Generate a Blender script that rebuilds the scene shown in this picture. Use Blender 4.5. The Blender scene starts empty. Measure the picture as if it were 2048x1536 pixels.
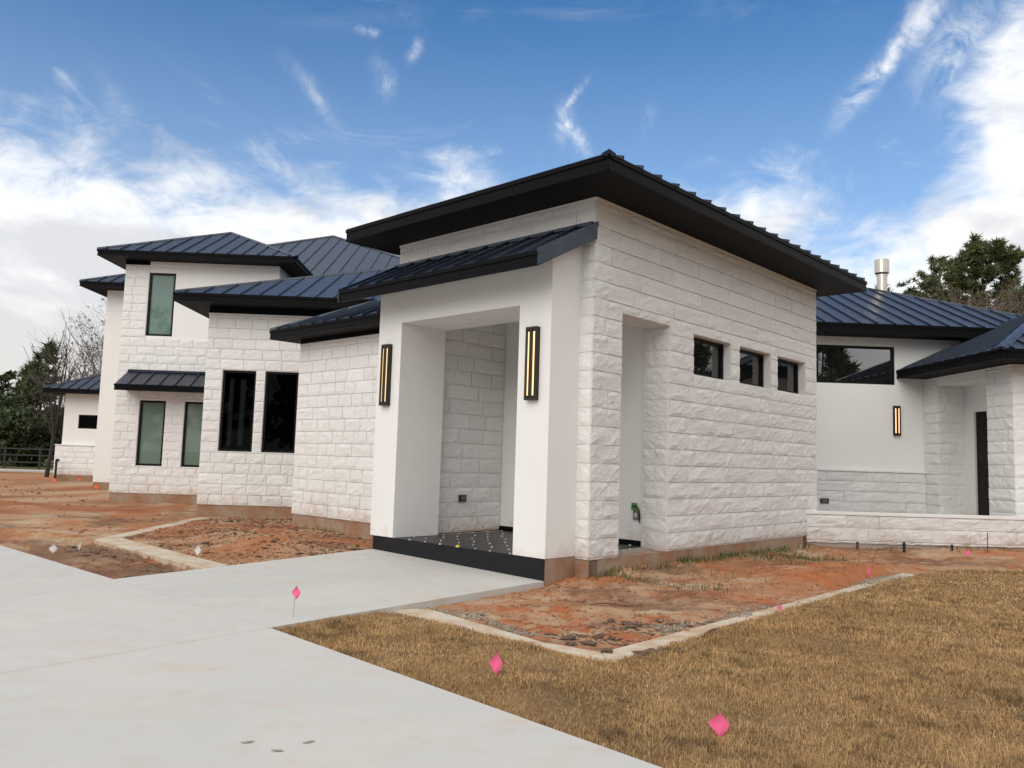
import bpy, math, random
import numpy as np
from mathutils import Matrix, Vector, noise as mnoise

SC = bpy.context.scene
COL = SC.collection
rnd = random.Random(7)
RA = math.radians

# ------------------------------------------------------------------ camera
F_PX, PITCH, ROLL, YAW, CAM_H = 1608.247, 0.0939747, 0.0309864, 0.0301482, 1.5
def cam_basis():
    cy, sy, cp, sp = math.cos(YAW), math.sin(YAW), math.cos(PITCH), math.sin(PITCH)
    fw = Vector((sy * cp, cy * cp, sp)); r = Vector((cy, -sy, 0)); u = r.cross(fw)
    c, s = math.cos(ROLL), math.sin(ROLL)
    return c * r + s * u, -s * r + c * u, fw
CR, CU, CF = cam_basis()
cam_d = bpy.data.cameras.new("camera")
cam = bpy.data.objects.new("camera", cam_d)
COL.objects.link(cam)
m3 = Matrix((CR, CU, -CF)).transposed()
cam.matrix_world = Matrix.Translation((0, 0, CAM_H)) @ m3.to_4x4()
cam_d.sensor_fit = 'HORIZONTAL'; cam_d.sensor_width = 36.0
cam_d.lens = 36.0 * F_PX / 2048.0
cam_d.clip_start = 0.05; cam_d.clip_end = 3000
SC.camera = cam
def proj(p):
    v = Vector(p) - Vector((0, 0, CAM_H)); z = v.dot(CF)
    if z < 0.05: return (-9999, -9999, z)
    return (1024 + F_PX * v.dot(CR) / z, 768 - F_PX * v.dot(CU) / z, z)

# ------------------------------------------------------------------ exposure, sun, sky
vs = SC.view_settings
vs.view_transform = 'Standard'; vs.look = 'None'; vs.gamma = 1; vs.use_curve_mapping = False
vs.exposure = 1.24
SUN_AZ, SUN_EL = 212.0, 36.0
sun_d = bpy.data.lights.new("sun", 'SUN'); sun_d.energy = .66; sun_d.angle = RA(50); sun_d.color = (1.0, .93, .83)
sun = bpy.data.objects.new("sun", sun_d); COL.objects.link(sun)
sdir = Vector((math.sin(RA(SUN_AZ)) * math.cos(RA(SUN_EL)), math.cos(RA(SUN_AZ)) * math.cos(RA(SUN_EL)), math.sin(RA(SUN_EL))))
sun.rotation_euler = sdir.to_track_quat('Z', 'Y').to_euler()
sun.location = sdir * 60

world = bpy.data.worlds.new("World"); SC.world = world; world.use_nodes = True
nt = world.node_tree; nt.nodes.clear()
class NB:
    """tiny helper that wires math nodes"""
    def __init__(s, nt): s.nt = nt
    def new(s, t, **k):
        n = s.nt.nodes.new(t)
        for a, b in k.items(): setattr(n, a, b)
        return n
    def put(s, sock, v):
        if hasattr(v, 'is_linked') or isinstance(v, bpy.types.NodeSocket): s.nt.links.new(v, sock)
        elif v is not None: sock.default_value = v
    def m(s, op, a, b=None, c=None, clamp=False):
        n = s.new('ShaderNodeMath', operation=op, use_clamp=clamp)
        for i, v in enumerate((a, b, c)):
            if v is not None: s.put(n.inputs[i], v)
        return n.outputs[0]
    def sstep(s, x, a, b, lo=0.0, hi=1.0):
        n = s.new('ShaderNodeMapRange', interpolation_type='SMOOTHSTEP')
        s.put(n.inputs['Value'], x)
        for k, v in (('From Min', a), ('From Max', b), ('To Min', lo), ('To Max', hi)): s.put(n.inputs[k], v)
        return n.outputs[0]
    def noise(s, vec, scale, detail=6, rough=.55, dist=0.0, out='Fac'):
        n = s.new('ShaderNodeTexNoise')
        if vec is not None: s.put(n.inputs['Vector'], vec)
        s.put(n.inputs['Scale'], scale); s.put(n.inputs['Detail'], detail); s.put(n.inputs['Roughness'], rough); s.put(n.inputs['Distortion'], dist)
        return n.outputs[out]
    def mix(s, f, a, b, mode='MIX'):
        n = s.new('ShaderNodeMix', data_type='RGBA', blend_type=mode)
        s.put(n.inputs[0], f); s.put(n.inputs[6], a); s.put(n.inputs[7], b)
        return n.outputs[2]
    def vmap(s, vec, scale=(1, 1, 1), loc=(0, 0, 0)):
        n = s.new('ShaderNodeMapping'); s.put(n.inputs['Vector'], vec)
        n.inputs['Scale'].default_value = scale; n.inputs['Location'].default_value = loc
        return n.outputs[0]

def build_world():
    b = NB(nt)
    out = b.new('ShaderNodeOutputWorld'); bg = b.new('ShaderNodeBackground')
    bg.inputs['Strength'].default_value = 0.1
    sky = b.new('ShaderNodeTexSky', sky_type='NISHITA', sun_disc=False)
    sky.sun_elevation = RA(SUN_EL); sky.sun_rotation = RA(SUN_AZ)
    sky.air_density = 1.0; sky.dust_density = 0.3; sky.ozone_density = 2.0; sky.altitude = 100
    tc = b.new('ShaderNodeTexCoord'); D = tc.outputs['Generated']
    sep = b.new('ShaderNodeSeparateXYZ'); b.put(sep.inputs[0], D)
    az = b.m('MULTIPLY', b.m('ARCTAN2', sep.outputs[0], sep.outputs[1]), 180 / math.pi)
    el = b.m('MULTIPLY', b.m('ARCSINE', sep.outputs[2]), 180 / math.pi)
    # cloud bank: upper limit of the bank as a curve over azimuth
    fc = b.new('ShaderNodeFloatCurve')
    pts = [(-180, 70), (-110, 70), (-65, 48), (-42, 23), (-30, 20), (-25, 19.5), (-19, 19.2), (-13, 19.5), (-7, 20), (-2, 20.5), (2, 19), (8, 17), (13, 19.5),
           (19, 19.2), (24, 17), (27, 17), (29.3, 19), (31, 22), (33, 24.5), (35, 26), (45, 26), (65, 48), (110, 70), (180, 70)]
    cm = fc.mapping; cu = cm.curves[0]
    while len(cu.points) < len(pts): cu.points.new(0.5, 0.5)
    for p, (a, e) in zip(cu.points, pts):
        p.location = ((a + 180) / 360, e / 80); p.handle_type = 'AUTO_CLAMPED'
    cm.update()
    b.put(fc.inputs['Value'], b.m('DIVIDE', b.m('ADD', az, 180), 360))
    top = b.m('MULTIPLY', fc.outputs[0], 80)
    n_big = b.noise(b.vmap(D, (1, 1, 1.6), (3.1, .4, 1.7)), 5.5, 10, .58, .35)
    n_fine = b.noise(b.vmap(D, (1, 1, 1.9), (1.3, 7, 2)), 15, 8, .62, .8)
    nn = b.m('ADD', b.m('MULTIPLY', b.m('SUBTRACT', n_big, .5), 19.0), b.m('MULTIPLY', b.m('SUBTRACT', n_fine, .5), 13.0))
    dens = b.m('ADD', b.m('MULTIPLY', b.m('SUBTRACT', top, el), 1.25), nn)
    bank = b.sstep(dens, -2.5, 8.0)
    # the broken cloud deck that closes overhead, above the frame
    deck = b.m('MULTIPLY', b.sstep(el, 34, 50), b.sstep(n_big, .30, .52))
    bank = b.m('MAXIMUM', bank, deck)
    # thin high veil towards the top right and along the very top
    veil = b.m('MULTIPLY', b.sstep(b.noise(b.vmap(D, (1.0, 1.0, 3.0), (5, 2, 0)), 4.5, 9, .62, .6), .46, .78), b.sstep(el, 27, 33))
    veil = b.m('MULTIPLY', veil, .38)
    thin = b.m('MULTIPLY', b.sstep(b.noise(b.vmap(D, (1.0, 1.0, 2.2), (9, 4, 2)), 6, 10, .66, 1.0), .52, .80), .5)
    thin = b.m('MULTIPLY', thin, b.sstep(el, 26, 17))
    # separate wisps
    w1 = b.m('MULTIPLY', b.m('SUBTRACT', b.noise(b.vmap(D, (1, 1, 1), (2, 2, 2)), 9, 5, .6), .5), 3.2)
    w2 = b.m('MULTIPLY', b.m('SUBTRACT', b.noise(b.vmap(D, (1, 1, 1), (8, 1, 5)), 9, 5, .6), .5), 3.2)
    fil = b.sstep(b.noise(b.vmap(D, (1, 1, 1), (4, 4, 4)), 30, 8, .66, .9), .30, .72)
    tot = None
    for a0, e0, ln, wd, ang, st in ((27.0, 25.7, 3.0, .5, 51, .95), (29.2, 27.6, 1.5, .7, 60, .85), (5.4, 24.5, 1.15, .28, 58, .95), (5.5, 22.7, 1.3, .34, -58, .9), (4.9, 23.4, .9, .6, 90, .7),
                                     (-8.6, 25.6, 1.1, .5, 95, .35), (-9.4, 28.3, .7, .25, 10, .5), (-5.8, 27.6, .7, .28, 60, .45),
                                     (-13.0, 23.6, 2.2, .35, -50, .28), (-25.5, 20.9, 2.0, .5, -52, .22), (11.2, 23, 1.0, .35, 70, .15),
                                     (31.5, 25.5, 2.6, 1.6, 60, .6)):
        da = b.m('MULTIPLY', b.m('ADD', b.m('SUBTRACT', az, a0), w1), math.cos(RA(e0)))
        de = b.m('ADD', b.m('SUBTRACT', el, e0), w2)
        ca, sa = math.cos(RA(ang)), math.sin(RA(ang))
        p = b.m('ADD', b.m('MULTIPLY', da, ca / ln), b.m('MULTIPLY', de, sa / ln))
        q = b.m('ADD', b.m('MULTIPLY', da, -sa / wd), b.m('MULTIPLY', de, ca / wd))
        r2 = b.m('ADD', b.m('MULTIPLY', p, p), b.m('MULTIPLY', q, q))
        g = b.m('MULTIPLY', b.m('EXPONENT', b.m('MULTIPLY', r2, -.8)), st)
        tot = g if tot is None else b.m('MAXIMUM', tot, g)
    wisp = b.m('MULTIPLY', tot, fil)
    mask = b.m('MAXIMUM', b.m('MAXIMUM', bank, b.m('MAXIMUM', wisp, veil)), thin, clamp=True)
    # cloud tone: white sunlit tops, greyer undersides lower down, a warm band at the horizon
    n_t = b.noise(b.vmap(D, (1, 1, 2.6), (6, 3, 9)), 5.0, 8, .55, .4)
    lit = b.sstep(b.m('ADD', n_t, b.m('MULTIPLY', b.m('SUBTRACT', el, 13), .018)), .42, .68)
    ccol = b.mix(lit, (3.3, 3.35, 3.48, 1), (4.75, 4.75, 4.72, 1))
    ccol = b.mix(b.sstep(el, 11, 1), ccol, (3.5, 3.38, 3.2, 1))
    hz = b.m('MULTIPLY', b.sstep(el, 34, 12), .26)
    skyc = b.mix(1.0, sky.outputs[0], (.225, .46, .62, 1), 'MULTIPLY')
    skyc = b.mix(hz, skyc, (3.6, 4.0, 4.4, 1)); colr = b.mix(mask, skyc, ccol)
    b.put(bg.inputs['Color'], colr)
    nt.links.new(bg.outputs[0], out.inputs[0])
build_world()

# ------------------------------------------------------------------ materials
MAT = {}
def material(name):
    m = bpy.data.materials.new(name); m.use_nodes = True
    n = m.node_tree; n.nodes.clear()
    b = NB(n); o = b.new('ShaderNodeOutputMaterial'); p = b.new('ShaderNodeBsdfPrincipled')
    n.links.new(p.outputs[0], o.inputs[0])
    MAT[name] = m
    return m, b, p
def bump(b, p, h, strength, dist):
    n = b.new('ShaderNodeBump'); n.inputs['Strength'].default_value = strength; n.inputs['Distance'].default_value = dist
    b.put(n.inputs['Height'], h); b.put(p.inputs['Normal'], n.outputs[0])
def simple(name, col, rough=.6, metal=0.0, spec=.5, nscale=None, namp=.12, bscale=None, bstr=.2, bdist=.01, emit=None, estr=0, ior=None):
    m, b, p = material(name)
    c = (*col, 1)
    pos = b.new('ShaderNodeNewGeometry').outputs['Position']
    if nscale:
        f = b.noise(pos, nscale, 6, .6)
        c = b.mix(f, tuple(x * (1 - namp) for x in col) + (1,), tuple(min(1, x * (1 + namp)) for x in col) + (1,))
    b.put(p.inputs['Base Color'], c); p.inputs['Roughness'].default_value = rough; p.inputs['Metallic'].default_value = metal
    p.inputs['Specular IOR Level'].default_value = spec
    if ior: p.inputs['IOR'].default_value = ior
    if bscale: bump(b, p, b.noise(pos, bscale, 6, .6), bstr, bdist)
    if emit: p.inputs['Emission Color'].default_value = (*emit, 1); p.inputs['Emission Strength'].default_value = estr
    return m
def white_wall(name, col, rough, rock, stain_hi, stain_amt, chip=1.9):
    m, b, p = material(name)
    pos = b.new('ShaderNodeNewGeometry').outputs['Position']
    sep = b.new('ShaderNodeSeparateXYZ'); b.put(sep.inputs[0], pos)
    f = b.noise(pos, 1.7, 6, .6)
    c = b.mix(f, tuple(x * .94 for x in col) + (1,), tuple(x * 1.03 for x in col) + (1,))
    oi = b.new('ShaderNodeObjectInfo'); rv = b.m('MULTIPLY_ADD', oi.outputs['Random'], .085 if rock else 0.0, .945 if rock else 1.0)
    cv = b.new('ShaderNodeCombineColor'); [b.put(cv.inputs[q], rv) for q in range(3)]
    c = b.mix(1.0, c, cv.outputs[0], 'MULTIPLY')
    # red clay splash at the foot of the wall
    n1 = b.noise(pos, 2.3, 5, .65); n2 = b.noise(pos, 19, 5, .7)
    hgt = b.m('ADD', sep.outputs[2], b.m('MULTIPLY', b.m('SUBTRACT', n1, .5), -1.5))
    k = b.sstep(hgt, stain_hi, .12)
    k = b.m('MULTIPLY', k, b.sstep(n2, .36, .62, .25, 1.0))
    k = b.m('MULTIPLY', k, stain_amt)
    c = b.mix(k, c, (.40, .215, .12, 1))
    b.put(p.inputs['Base Color'], c); p.inputs['Roughness'].default_value = rough; p.inputs['Specular IOR Level'].default_value = .3
    if rock:
        h1 = b.noise(pos, 9, 9, .62, .6); h2 = b.noise(pos, 42, 6, .62)
        vor = b.new('ShaderNodeTexVoronoi', feature='F1'); b.put(vor.inputs['Vector'], pos); vor.inputs['Scale'].default_value = 21
        h = b.m('ADD', b.m('ADD', h1, b.m('MULTIPLY', h2, .5)), b.m('MULTIPLY', vor.outputs['Distance'], .3))
        rid = b.m('ABSOLUTE', b.m('SUBTRACT', b.noise(pos, 17, 8, .66, .9), .5)); h = b.m('ADD', h, b.m('MULTIPLY', b.m('MINIMUM', rid, .10), 2.2 * chip))
        bump(b, p, h, .55 * rock, .028)
    else:
        bump(b, p, b.noise(pos, 140, 4, .6), .12, .004)
    return m
white_wall('painted_stone', (.79, .79, .785), .75, 1.0, .5, .42)
white_wall('painted_stone_mild', (.79, .79, .785), .75, .6, .6, .55, .8)
white_wall('painted_mortar', (.76, .76, .755), .8, .35, .6, .55)
white_wall('white_stucco', (.79, .79, .78), .7, 0, .42, .35)
def foundation_mat():
    m, b, p = material('foundation')
    pos = b.new('ShaderNodeNewGeometry').outputs['Position']
    c = b.mix(b.sstep(b.noise(pos, 1.9, 7, .68), .36, .66), (.29, .15, .085, 1), (.34, .265, .20, 1))
    c = b.mix(b.sstep(b.noise(pos, 14, 6, .7), .5, .8, 0, .55), c, (.19, .115, .075, 1))
    b.put(p.inputs['Base Color'], c); p.inputs['Roughness'].default_value = .9
    bump(b, p, b.noise(pos, 35, 6, .65), .4, .012)
foundation_mat()
simple('footing_grey', (.33, .29, .25), .9, nscale=5, namp=.35, bscale=25, bstr=.3)
simple('black_trim', (.004, .004, .0055), .5, 0, .07, nscale=3, namp=.2, bscale=60, bstr=.08)
simple('soffit_board', (.0055, .0052, .0065), .62, 0, .1, nscale=3, namp=.15, bscale=50, bstr=.08)
def tinted_glass():
    m, b, p = material('glass_tint')
    t = b.new('ShaderNodeBsdfTransparent'); t.inputs['Color'].default_value = (.42, .45, .45, 1)
    g = b.new('ShaderNodeBsdfGlossy'); g.inputs['Roughness'].default_value = .02
    fr = b.new('ShaderNodeFresnel'); fr.inputs['IOR'].default_value = 1.18
    mx = b.new('ShaderNodeMixShader'); b.put(mx.inputs[0], fr.outputs[0]); m.node_tree.links.new(t.outputs[0], mx.inputs[1]); m.node_tree.links.new(g.outputs[0], mx.inputs[2])
    o = [n for n in m.node_tree.nodes if n.type == 'OUTPUT_MATERIAL'][0]; m.node_tree.links.new(mx.outputs[0], o.inputs[0]); m.node_tree.nodes.remove(p)
tinted_glass()
simple('curtain', (.42, .44, .43), .9)
def roof_metal():
    m, b, p = material('roof_metal')
    pos = b.new('ShaderNodeNewGeometry').outputs['Position']
    f = b.noise(pos, 2.2, 5, .6)
    b.put(p.inputs['Base Color'], b.mix(f, (.007, .009, .019, 1), (.010, .013, .026, 1)))
    b.put(p.inputs['Roughness'], b.sstep(b.noise(pos, 5, 5, .6), .3, .7, .24, .36))
    p.inputs['Metallic'].default_value = .0; p.inputs['Specular IOR Level'].default_value = .62; p.inputs['Specular Tint'].default_value = (.70, .85, 1.0, 1)
    bump(b, p, b.noise(pos, 1.6, 3, .5), .10, .03)
roof_metal()
simple('window_frame', (.007, .007, .008), .4, 0, .15)
simple('pane_dark', (.006, .007, .008), .01, ior=1.8)
simple('pane_mirror', (.008, .010, .011), .01, ior=2.9)
simple('pane_black', (.003, .003, .004), .12, 0, .2, ior=1.15)
simple('pane_green', (.14, .20, .165), .03, ior=1.6, nscale=.4, namp=.2)
simple('pane_pale', (.14, .215, .19), .02, ior=1.65)
simple('slab_edge', (.012, .012, .015), .55, 0, .2, nscale=5, namp=.3, bscale=30)
simple('floor_tile', (.026, .024, .027), .4, 0, .3, nscale=4, namp=.35, bscale=30, bstr=.1)
simple('steel', (.62, .58, .52), .3, metal=1.0, nscale=6, namp=.15)
simple('bronze', (.018, .013, .010), .45, metal=.2)
simple('lamp_strip', (.75, .55, .30), .35, emit=(1.0, .66, .31), estr=.50)
simple('lamp_strip_bright', (.75, .55, .35), .35, emit=(1.0, .56, .30), estr=.7)
simple('outlet_grey', (.12, .12, .12), .45)
simple('outlet_dark', (.02, .02, .02), .5)
simple('tag_green', (.06, .24, .045), .6)
simple('clip_white', (.48, .47, .46), .5)
simple('clip_yellow', (.62, .55, .06), .5)
simple('flag_pink', (.92, .15, .33), .55)
simple('flag_white', (.78, .76, .76), .6)
simple('flag_orange', (.75, .17, .09), .6)
simple('flag_wire', (.30, .28, .27), .5, metal=.4)
simple('black_pipe', (.012, .012, .012), .5)
simple('rust', (.10, .045, .025), .85)
simple('door_black', (.005, .004, .005), .4, 0, .15)
def strip_mat():
    m, b, p = material('concrete_strip')
    pos = b.new('ShaderNodeNewGeometry').outputs['Position']
    c = b.mix(b.sstep(b.noise(pos, 2.4, 7, .66), .42, .66), (.56, .50, .41, 1), (.44, .30, .19, 1))
    b.put(p.inputs['Base Color'], b.mix(b.sstep(b.noise(pos, 30, 5, .7), .3, .8, 0, .35), c, (.36, .25, .16, 1))); p.inputs['Roughness'].default_value = .9
    bump(b, p, b.noise(pos, 60, 5, .6), .2, .01)
strip_mat()
simple('gravel_grey', (.27, .24, .19), .9, nscale=11, namp=.6)
simple('leaf_dry', (.31, .28, .24), .9)
simple('clod_dark', (.12, .075, .052), .95, nscale=40, namp=.5)
simple('clod_red', (.33, .155, .085), .95, nscale=4, namp=.4)
simple('bark', (.12, .10, .085), .9, nscale=14, namp=.35)
simple('bark_dark', (.03, .026, .022), .9, nscale=14, namp=.3)
simple('bark_grey', (.155, .135, .12), .9, nscale=14, namp=.3)
simple('brown_hose', (.17, .06, .035), .6)
simple('fence_black', (.015, .014, .013), .6)
simple('road_pale', (.42, .40, .38), .9, nscale=1, namp=.1)
def vcol(name, rough=.8, spec=.2, fine=None, bstr=0, sub=0.0, bdist=.02):
    m, b, p = material(name)
    a = b.new('ShaderNodeAttribute'); a.attribute_name = 'Col'
    c = a.outputs['Color']
    pos = b.new('ShaderNodeNewGeometry').outputs['Position']
    if fine:
        f = b.noise(pos, fine, 8, .68)
        c = b.mix(1.0, c, b.mix(f, (.55, .55, .55, 1), (1.45, 1.45, 1.45, 1)), 'MULTIPLY')
    b.put(p.inputs['Base Color'], c); p.inputs['Roughness'].default_value = rough; p.inputs['Specular IOR Level'].default_value = spec
    if bstr: bump(b, p, b.m('ADD', b.noise(pos, 22, 8, .68), b.m('MULTIPLY', b.noise(pos, 90, 5, .6), .4)), bstr, bdist)
vcol('earth', .95, .1, fine=26, bstr=.7, bdist=.03)
vcol('grass_blade', .75, .2)
vcol('leaf', .7, .25)
def concrete():
    m, b, p = material('concrete')
    pos = b.new('ShaderNodeNewGeometry').outputs['Position']
    big = b.noise(pos, .45, 6, .6, .4); mid = b.noise(b.vmap(pos, (1, 1, 1), (4, 2, 0)), 2.6, 7, .65); fine = b.noise(pos, 70, 5, .7)
    c = b.mix(b.sstep(big, .35, .68), (.515, .51, .495, 1), (.555, .54, .51, 1))
    c = b.mix(b.sstep(mid, .48, .78, 0, .6), c, (.46, .41, .345, 1))
    # clay-tinted runs here and there
    st = b.noise(b.vmap(pos, (.8, 2.5, 1), (11, 3, 0)), 1.1, 7, .7, .5)
    c = b.mix(b.sstep(st, .52, .76, 0, .6), c, (.53, .42, .30, 1))
    c = b.mix(b.sstep(fine, .3, .7, 0, .10), c, (.30, .29, .28, 1))
    b.put(p.inputs['Base Color'], c); b.put(p.inputs['Roughness'], b.sstep(mid, .3, .7, .6, .8)); p.inputs['Specular IOR Level'].default_value = .3
    # broom finish: fine lines across the slab
    wv = b.noise(b.vmap(pos, (9, 140, 1)), 1.0, 3, .5)
    bump(b, p, b.m('ADD', b.m('MULTIPLY', wv, .5), fine), .16, .006)
concrete()

# ------------------------------------------------------------------ mesh helpers
ROOTPOS = {}
class MB:
    def __init__(s): s.v = []; s.f = []
    def add(s, vs, fs):
        o = len(s.v); s.v.extend([tuple(x) for x in vs]); s.f.extend([tuple(i + o for i in f) for f in fs])
    def hexa(s, p):          # p: 8 corners, bottom 0-3 ccw, top 4-7
        s.add(p, [(3, 2, 1, 0), (4, 5, 6, 7), (0, 1, 5, 4), (1, 2, 6, 5), (2, 3, 7, 6), (3, 0, 4, 7)])
    def box(s, x0, x1, y0, y1, z0, z1):
        s.hexa([(x0, y0, z0), (x1, y0, z0), (x1, y1, z0), (x0, y1, z0), (x0, y0, z1), (x1, y0, z1), (x1, y1, z1), (x0, y1, z1)])
    def obox(s, O, d, n, s0, s1, q0, q1, z0, z1):   # box in a wall frame: s along d, q along n
        P = lambda a, q, z: (O[0] + d[0] * a + n[0] * q, O[1] + d[1] * a + n[1] * q, z)
        s.hexa([P(s0, q0, z0), P(s1, q0, z0), P(s1, q1, z0), P(s0, q1, z0), P(s0, q0, z1), P(s1, q0, z1), P(s1, q1, z1), P(s0, q1, z1)])
    def bar(s, p, q, w, h, up=(0, 0, 1)):
        p = Vector(p); q = Vector(q); t = (q - p).normalized(); sd = t.cross(Vector(up)).normalized(); u = sd.cross(t)
        a = sd * w / 2
        s.hexa([p - a, p + a, q + a, q - a, p - a + u * h, p + a + u * h, q + a + u * h, q - a + u * h])
    def prism(s, poly, z0, z1):
        n = len(poly)
        zz0 = z0 if callable(z0) else (lambda x, y: z0); zz1 = z1 if callable(z1) else (lambda x, y: z1)
        s.add([(x, y, zz0(x, y)) for x, y in poly] + [(x, y, zz1(x, y)) for x, y in poly],
              [tuple(range(n))[::-1], tuple(range(n, 2 * n))] + [(i, (i + 1) % n, n + (i + 1) % n, n + i) for i in range(n)])
    def tube(s, pts, rad, k=6, cap=True):
        pts = [Vector(p) for p in pts]; o = len(s.v); n = len(pts)
        if not hasattr(rad, '__len__'): rad = [rad] * n
        ref = Vector((.31, .87, .12))
        for i, p in enumerate(pts):
            t = (pts[min(i + 1, n - 1)] - pts[max(i - 1, 0)]).normalized()
            a = t.cross(ref).normalized()
            if a.length < .1: a = Vector((1, 0, 0))
            b = t.cross(a)
            for j in range(k):
                g = 2 * math.pi * j / k
                s.v.append(tuple(p + (a * math.cos(g) + b * math.sin(g)) * rad[i]))
        for i in range(n - 1):
            for j in range(k):
                s.f.append((o + i * k + j, o + i * k + (j + 1) % k, o + (i + 1) * k + (j + 1) % k, o + (i + 1) * k + j))
        if cap: s.f.append(tuple(o + j for j in range(k))[::-1]); s.f.append(tuple(o + (n - 1) * k + j for j in range(k)))
    def obj(s, name, mat, parent=None, fix=True, smooth=False):
        me = bpy.data.meshes.new(name); me.from_pydata(s.v, [], s.f)
        if fix:
            import bmesh
            bm = bmesh.new(); bm.from_mesh(me); bmesh.ops.recalc_face_normals(bm, faces=bm.faces); bm.to_mesh(me); bm.free()
        me.materials.append(MAT[mat])
        if smooth: me.polygons.foreach_set('use_smooth', [True] * len(me.polygons))
        return link(name, me, parent)
def link(name, me, parent=None):
    o = bpy.data.objects.new(name, me); COL.objects.link(o)
    if parent is not None:
        o.parent = parent
        if parent in ROOTPOS: o.matrix_parent_inverse = Matrix.Translation(-Vector(ROOTPOS[parent]))
    return o
def tag(o, label=None, cat=None, group=None, kind=None):
    if label: o['label'] = label
    if cat: o['category'] = cat
    if group: o['group'] = group
    if kind: o['kind'] = kind
    return o
def empty(name, loc, label, cat, group=None, world=True, rz=0):
    o = bpy.data.objects.new(name, None); COL.objects.link(o); o.location = loc; o.rotation_euler = (0, 0, rz); o.empty_display_size = .2
    if world: ROOTPOS[o] = tuple(loc)       # children are given in world coordinates
    return tag(o, label, cat, group)
def copy_tree(o, parent=None):
    c = o.copy(); COL.objects.link(c)
    if parent is not None: c.parent = parent
    for ch in list(o.children): copy_tree(ch, c)
    return c
def color_attr(me, cols):
    a = me.color_attributes.new('Col', 'FLOAT_COLOR', 'POINT')
    cc = np.ones((len(cols), 4), np.float32); cc[:, :3] = cols
    a.data.foreach_set('color', cc.ravel())
def np_mesh(name, verts, faces, mat, cols=None, smooth=False):
    """faces: (n,3) or (n,4) int array"""
    me = bpy.data.meshes.new(name); nv, (nf, k) = len(verts), faces.shape
    me.vertices.add(nv); me.vertices.foreach_set('co', np.asarray(verts, np.float32).ravel())
    me.loops.add(nf * k); me.loops.foreach_set('vertex_index', faces.astype(np.int32).ravel())
    me.polygons.add(nf); me.polygons.foreach_set('loop_start', np.arange(0, nf * k, k, dtype=np.int32))
    me.update(calc_edges=True)
    if smooth: me.polygons.foreach_set('use_smooth', np.ones(nf, bool))
    me.materials.append(MAT[mat])
    if cols is not None: color_attr(me, cols)
    return me
def vnoise(x, y, seed=0):
    """value noise on arrays"""
    xi = np.floor(x).astype(np.int64); yi = np.floor(y).astype(np.int64); xf = x - xi; yf = y - yi
    def h(a, b):
        n = (a * 374761393 + b * 668265263 + seed * 1442695041) & 0x7fffffff
        n = ((n ^ (n >> 13)) * 1274126177) & 0x7fffffff
        return ((n ^ (n >> 16)) & 0xffff) / 65535.0
    u = xf * xf * (3 - 2 * xf); v = yf * yf * (3 - 2 * yf)
    return (h(xi, yi) * (1 - u) + h(xi + 1, yi) * u) * (1 - v) + (h(xi, yi + 1) * (1 - u) + h(xi + 1, yi + 1) * u) * v
def fbm(x, y, oct=5, seed=0, gain=.5):
    t = 0; a = 1; n = 0
    for i in range(oct):
        t = t + a * vnoise(x * 2 ** i + 17 * i, y * 2 ** i - 9 * i, seed + i); n += a; a *= gain
    return t / n
def inpoly(x, y, poly):
    r = np.zeros(x.shape, bool); n = len(poly)
    for i in range(n):
        x1, y1 = poly[i]; x2, y2 = poly[(i + 1) % n]
        if y1 == y2: continue
        c = ((y1 > y) != (y2 > y)) & (x < (x2 - x1) * (y - y1) / (y2 - y1) + x1)
        r ^= c
    return r
def segdist(x, y, p, q):
    px, py = p; dx, dy = q[0] - px, q[1] - py
    t = np.clip(((x - px) * dx + (y - py) * dy) / (dx * dx + dy * dy), 0, 1)
    return np.hypot(x - px - t * dx, y - py - t * dy)
def linedist(x, y, pts):
    d = segdist(x, y, pts[0], pts[1])
    for i in range(1, len(pts) - 1): d = np.minimum(d, segdist(x, y, pts[i], pts[i + 1]))
    return d

# ------------------------------------------------------------------ frames of the house
S2 = 1 / math.sqrt(2)
A = (-S2, S2); B = (S2, S2); NA = (S2, -S2); NB_ = (-S2, -S2); X = (1., 0.); Y = (0., 1.); NX = (-1., 0.); NY = (0., -1.)
C0 = (1.379, 10.501)                                         # near corner of the entry tower
def uv(u, v): return (C0[0] + A[0] * u + B[0] * v, C0[1] + A[1] * u + B[1] * v)
def uvz(u, v, z): return (*uv(u, v), z)
COURSE = .245

# ------------------------------------------------------------------ ground and paving
PORT_L, PORT_R = uv(3.752, -.606), uv(.2266, -.606)
DRIVE_R = [(-1.8, 7.15), (.94, 4.13)]
def ext(p, q, k): return (p[0] + (q[0] - p[0]) * k, p[1] + (q[1] - p[1]) * k)
D_FAR = ext((-4.21, 9.53), (-7.19, 12.41), 6.5)
D_NEAR = ext((-1.8, 7.15), (.94, 4.13), 4.2)
J = (-1.8, 7.15); JL = (-4.21, 9.53); JD = ext(J, (-2.94, 5.78), 6.0)
WALKJ = [(-2.03, 12.28), (.53, 9.93)]
LAWN = [(-1.80, 7.155), (-.97, 8.13), (-.60, 7.95), (-.05, 7.36), (.42, 6.90), (.78, 6.46), (1.05, 6.30), (1.46, 6.78), (2.0, 7.36), (2.9, 8.36), (3.75, 9.26), (5.03, 10.6), (6.56, 12.1), (7.6, 12.8), (8.8, 12.95), (10.5, 13.6), (13.5, 14.2), (22, 13.5), (22, -6), D_NEAR]
L_STRIP = [(-3.40, 10.47), (-6.38, 13.62), (-6.47, 18.6)]
L_STRIP_IN = [(-3.40, 11.05), (-6.10, 13.98), (-6.16, 18.6)]
R_STRIP_OUT = [(-.93, 8.32), (-.04, 7.38), (.90, 6.48), (1.03, 6.35), (2.0, 7.40), (3.75, 9.30), (6.56, 12.17)]
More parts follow.
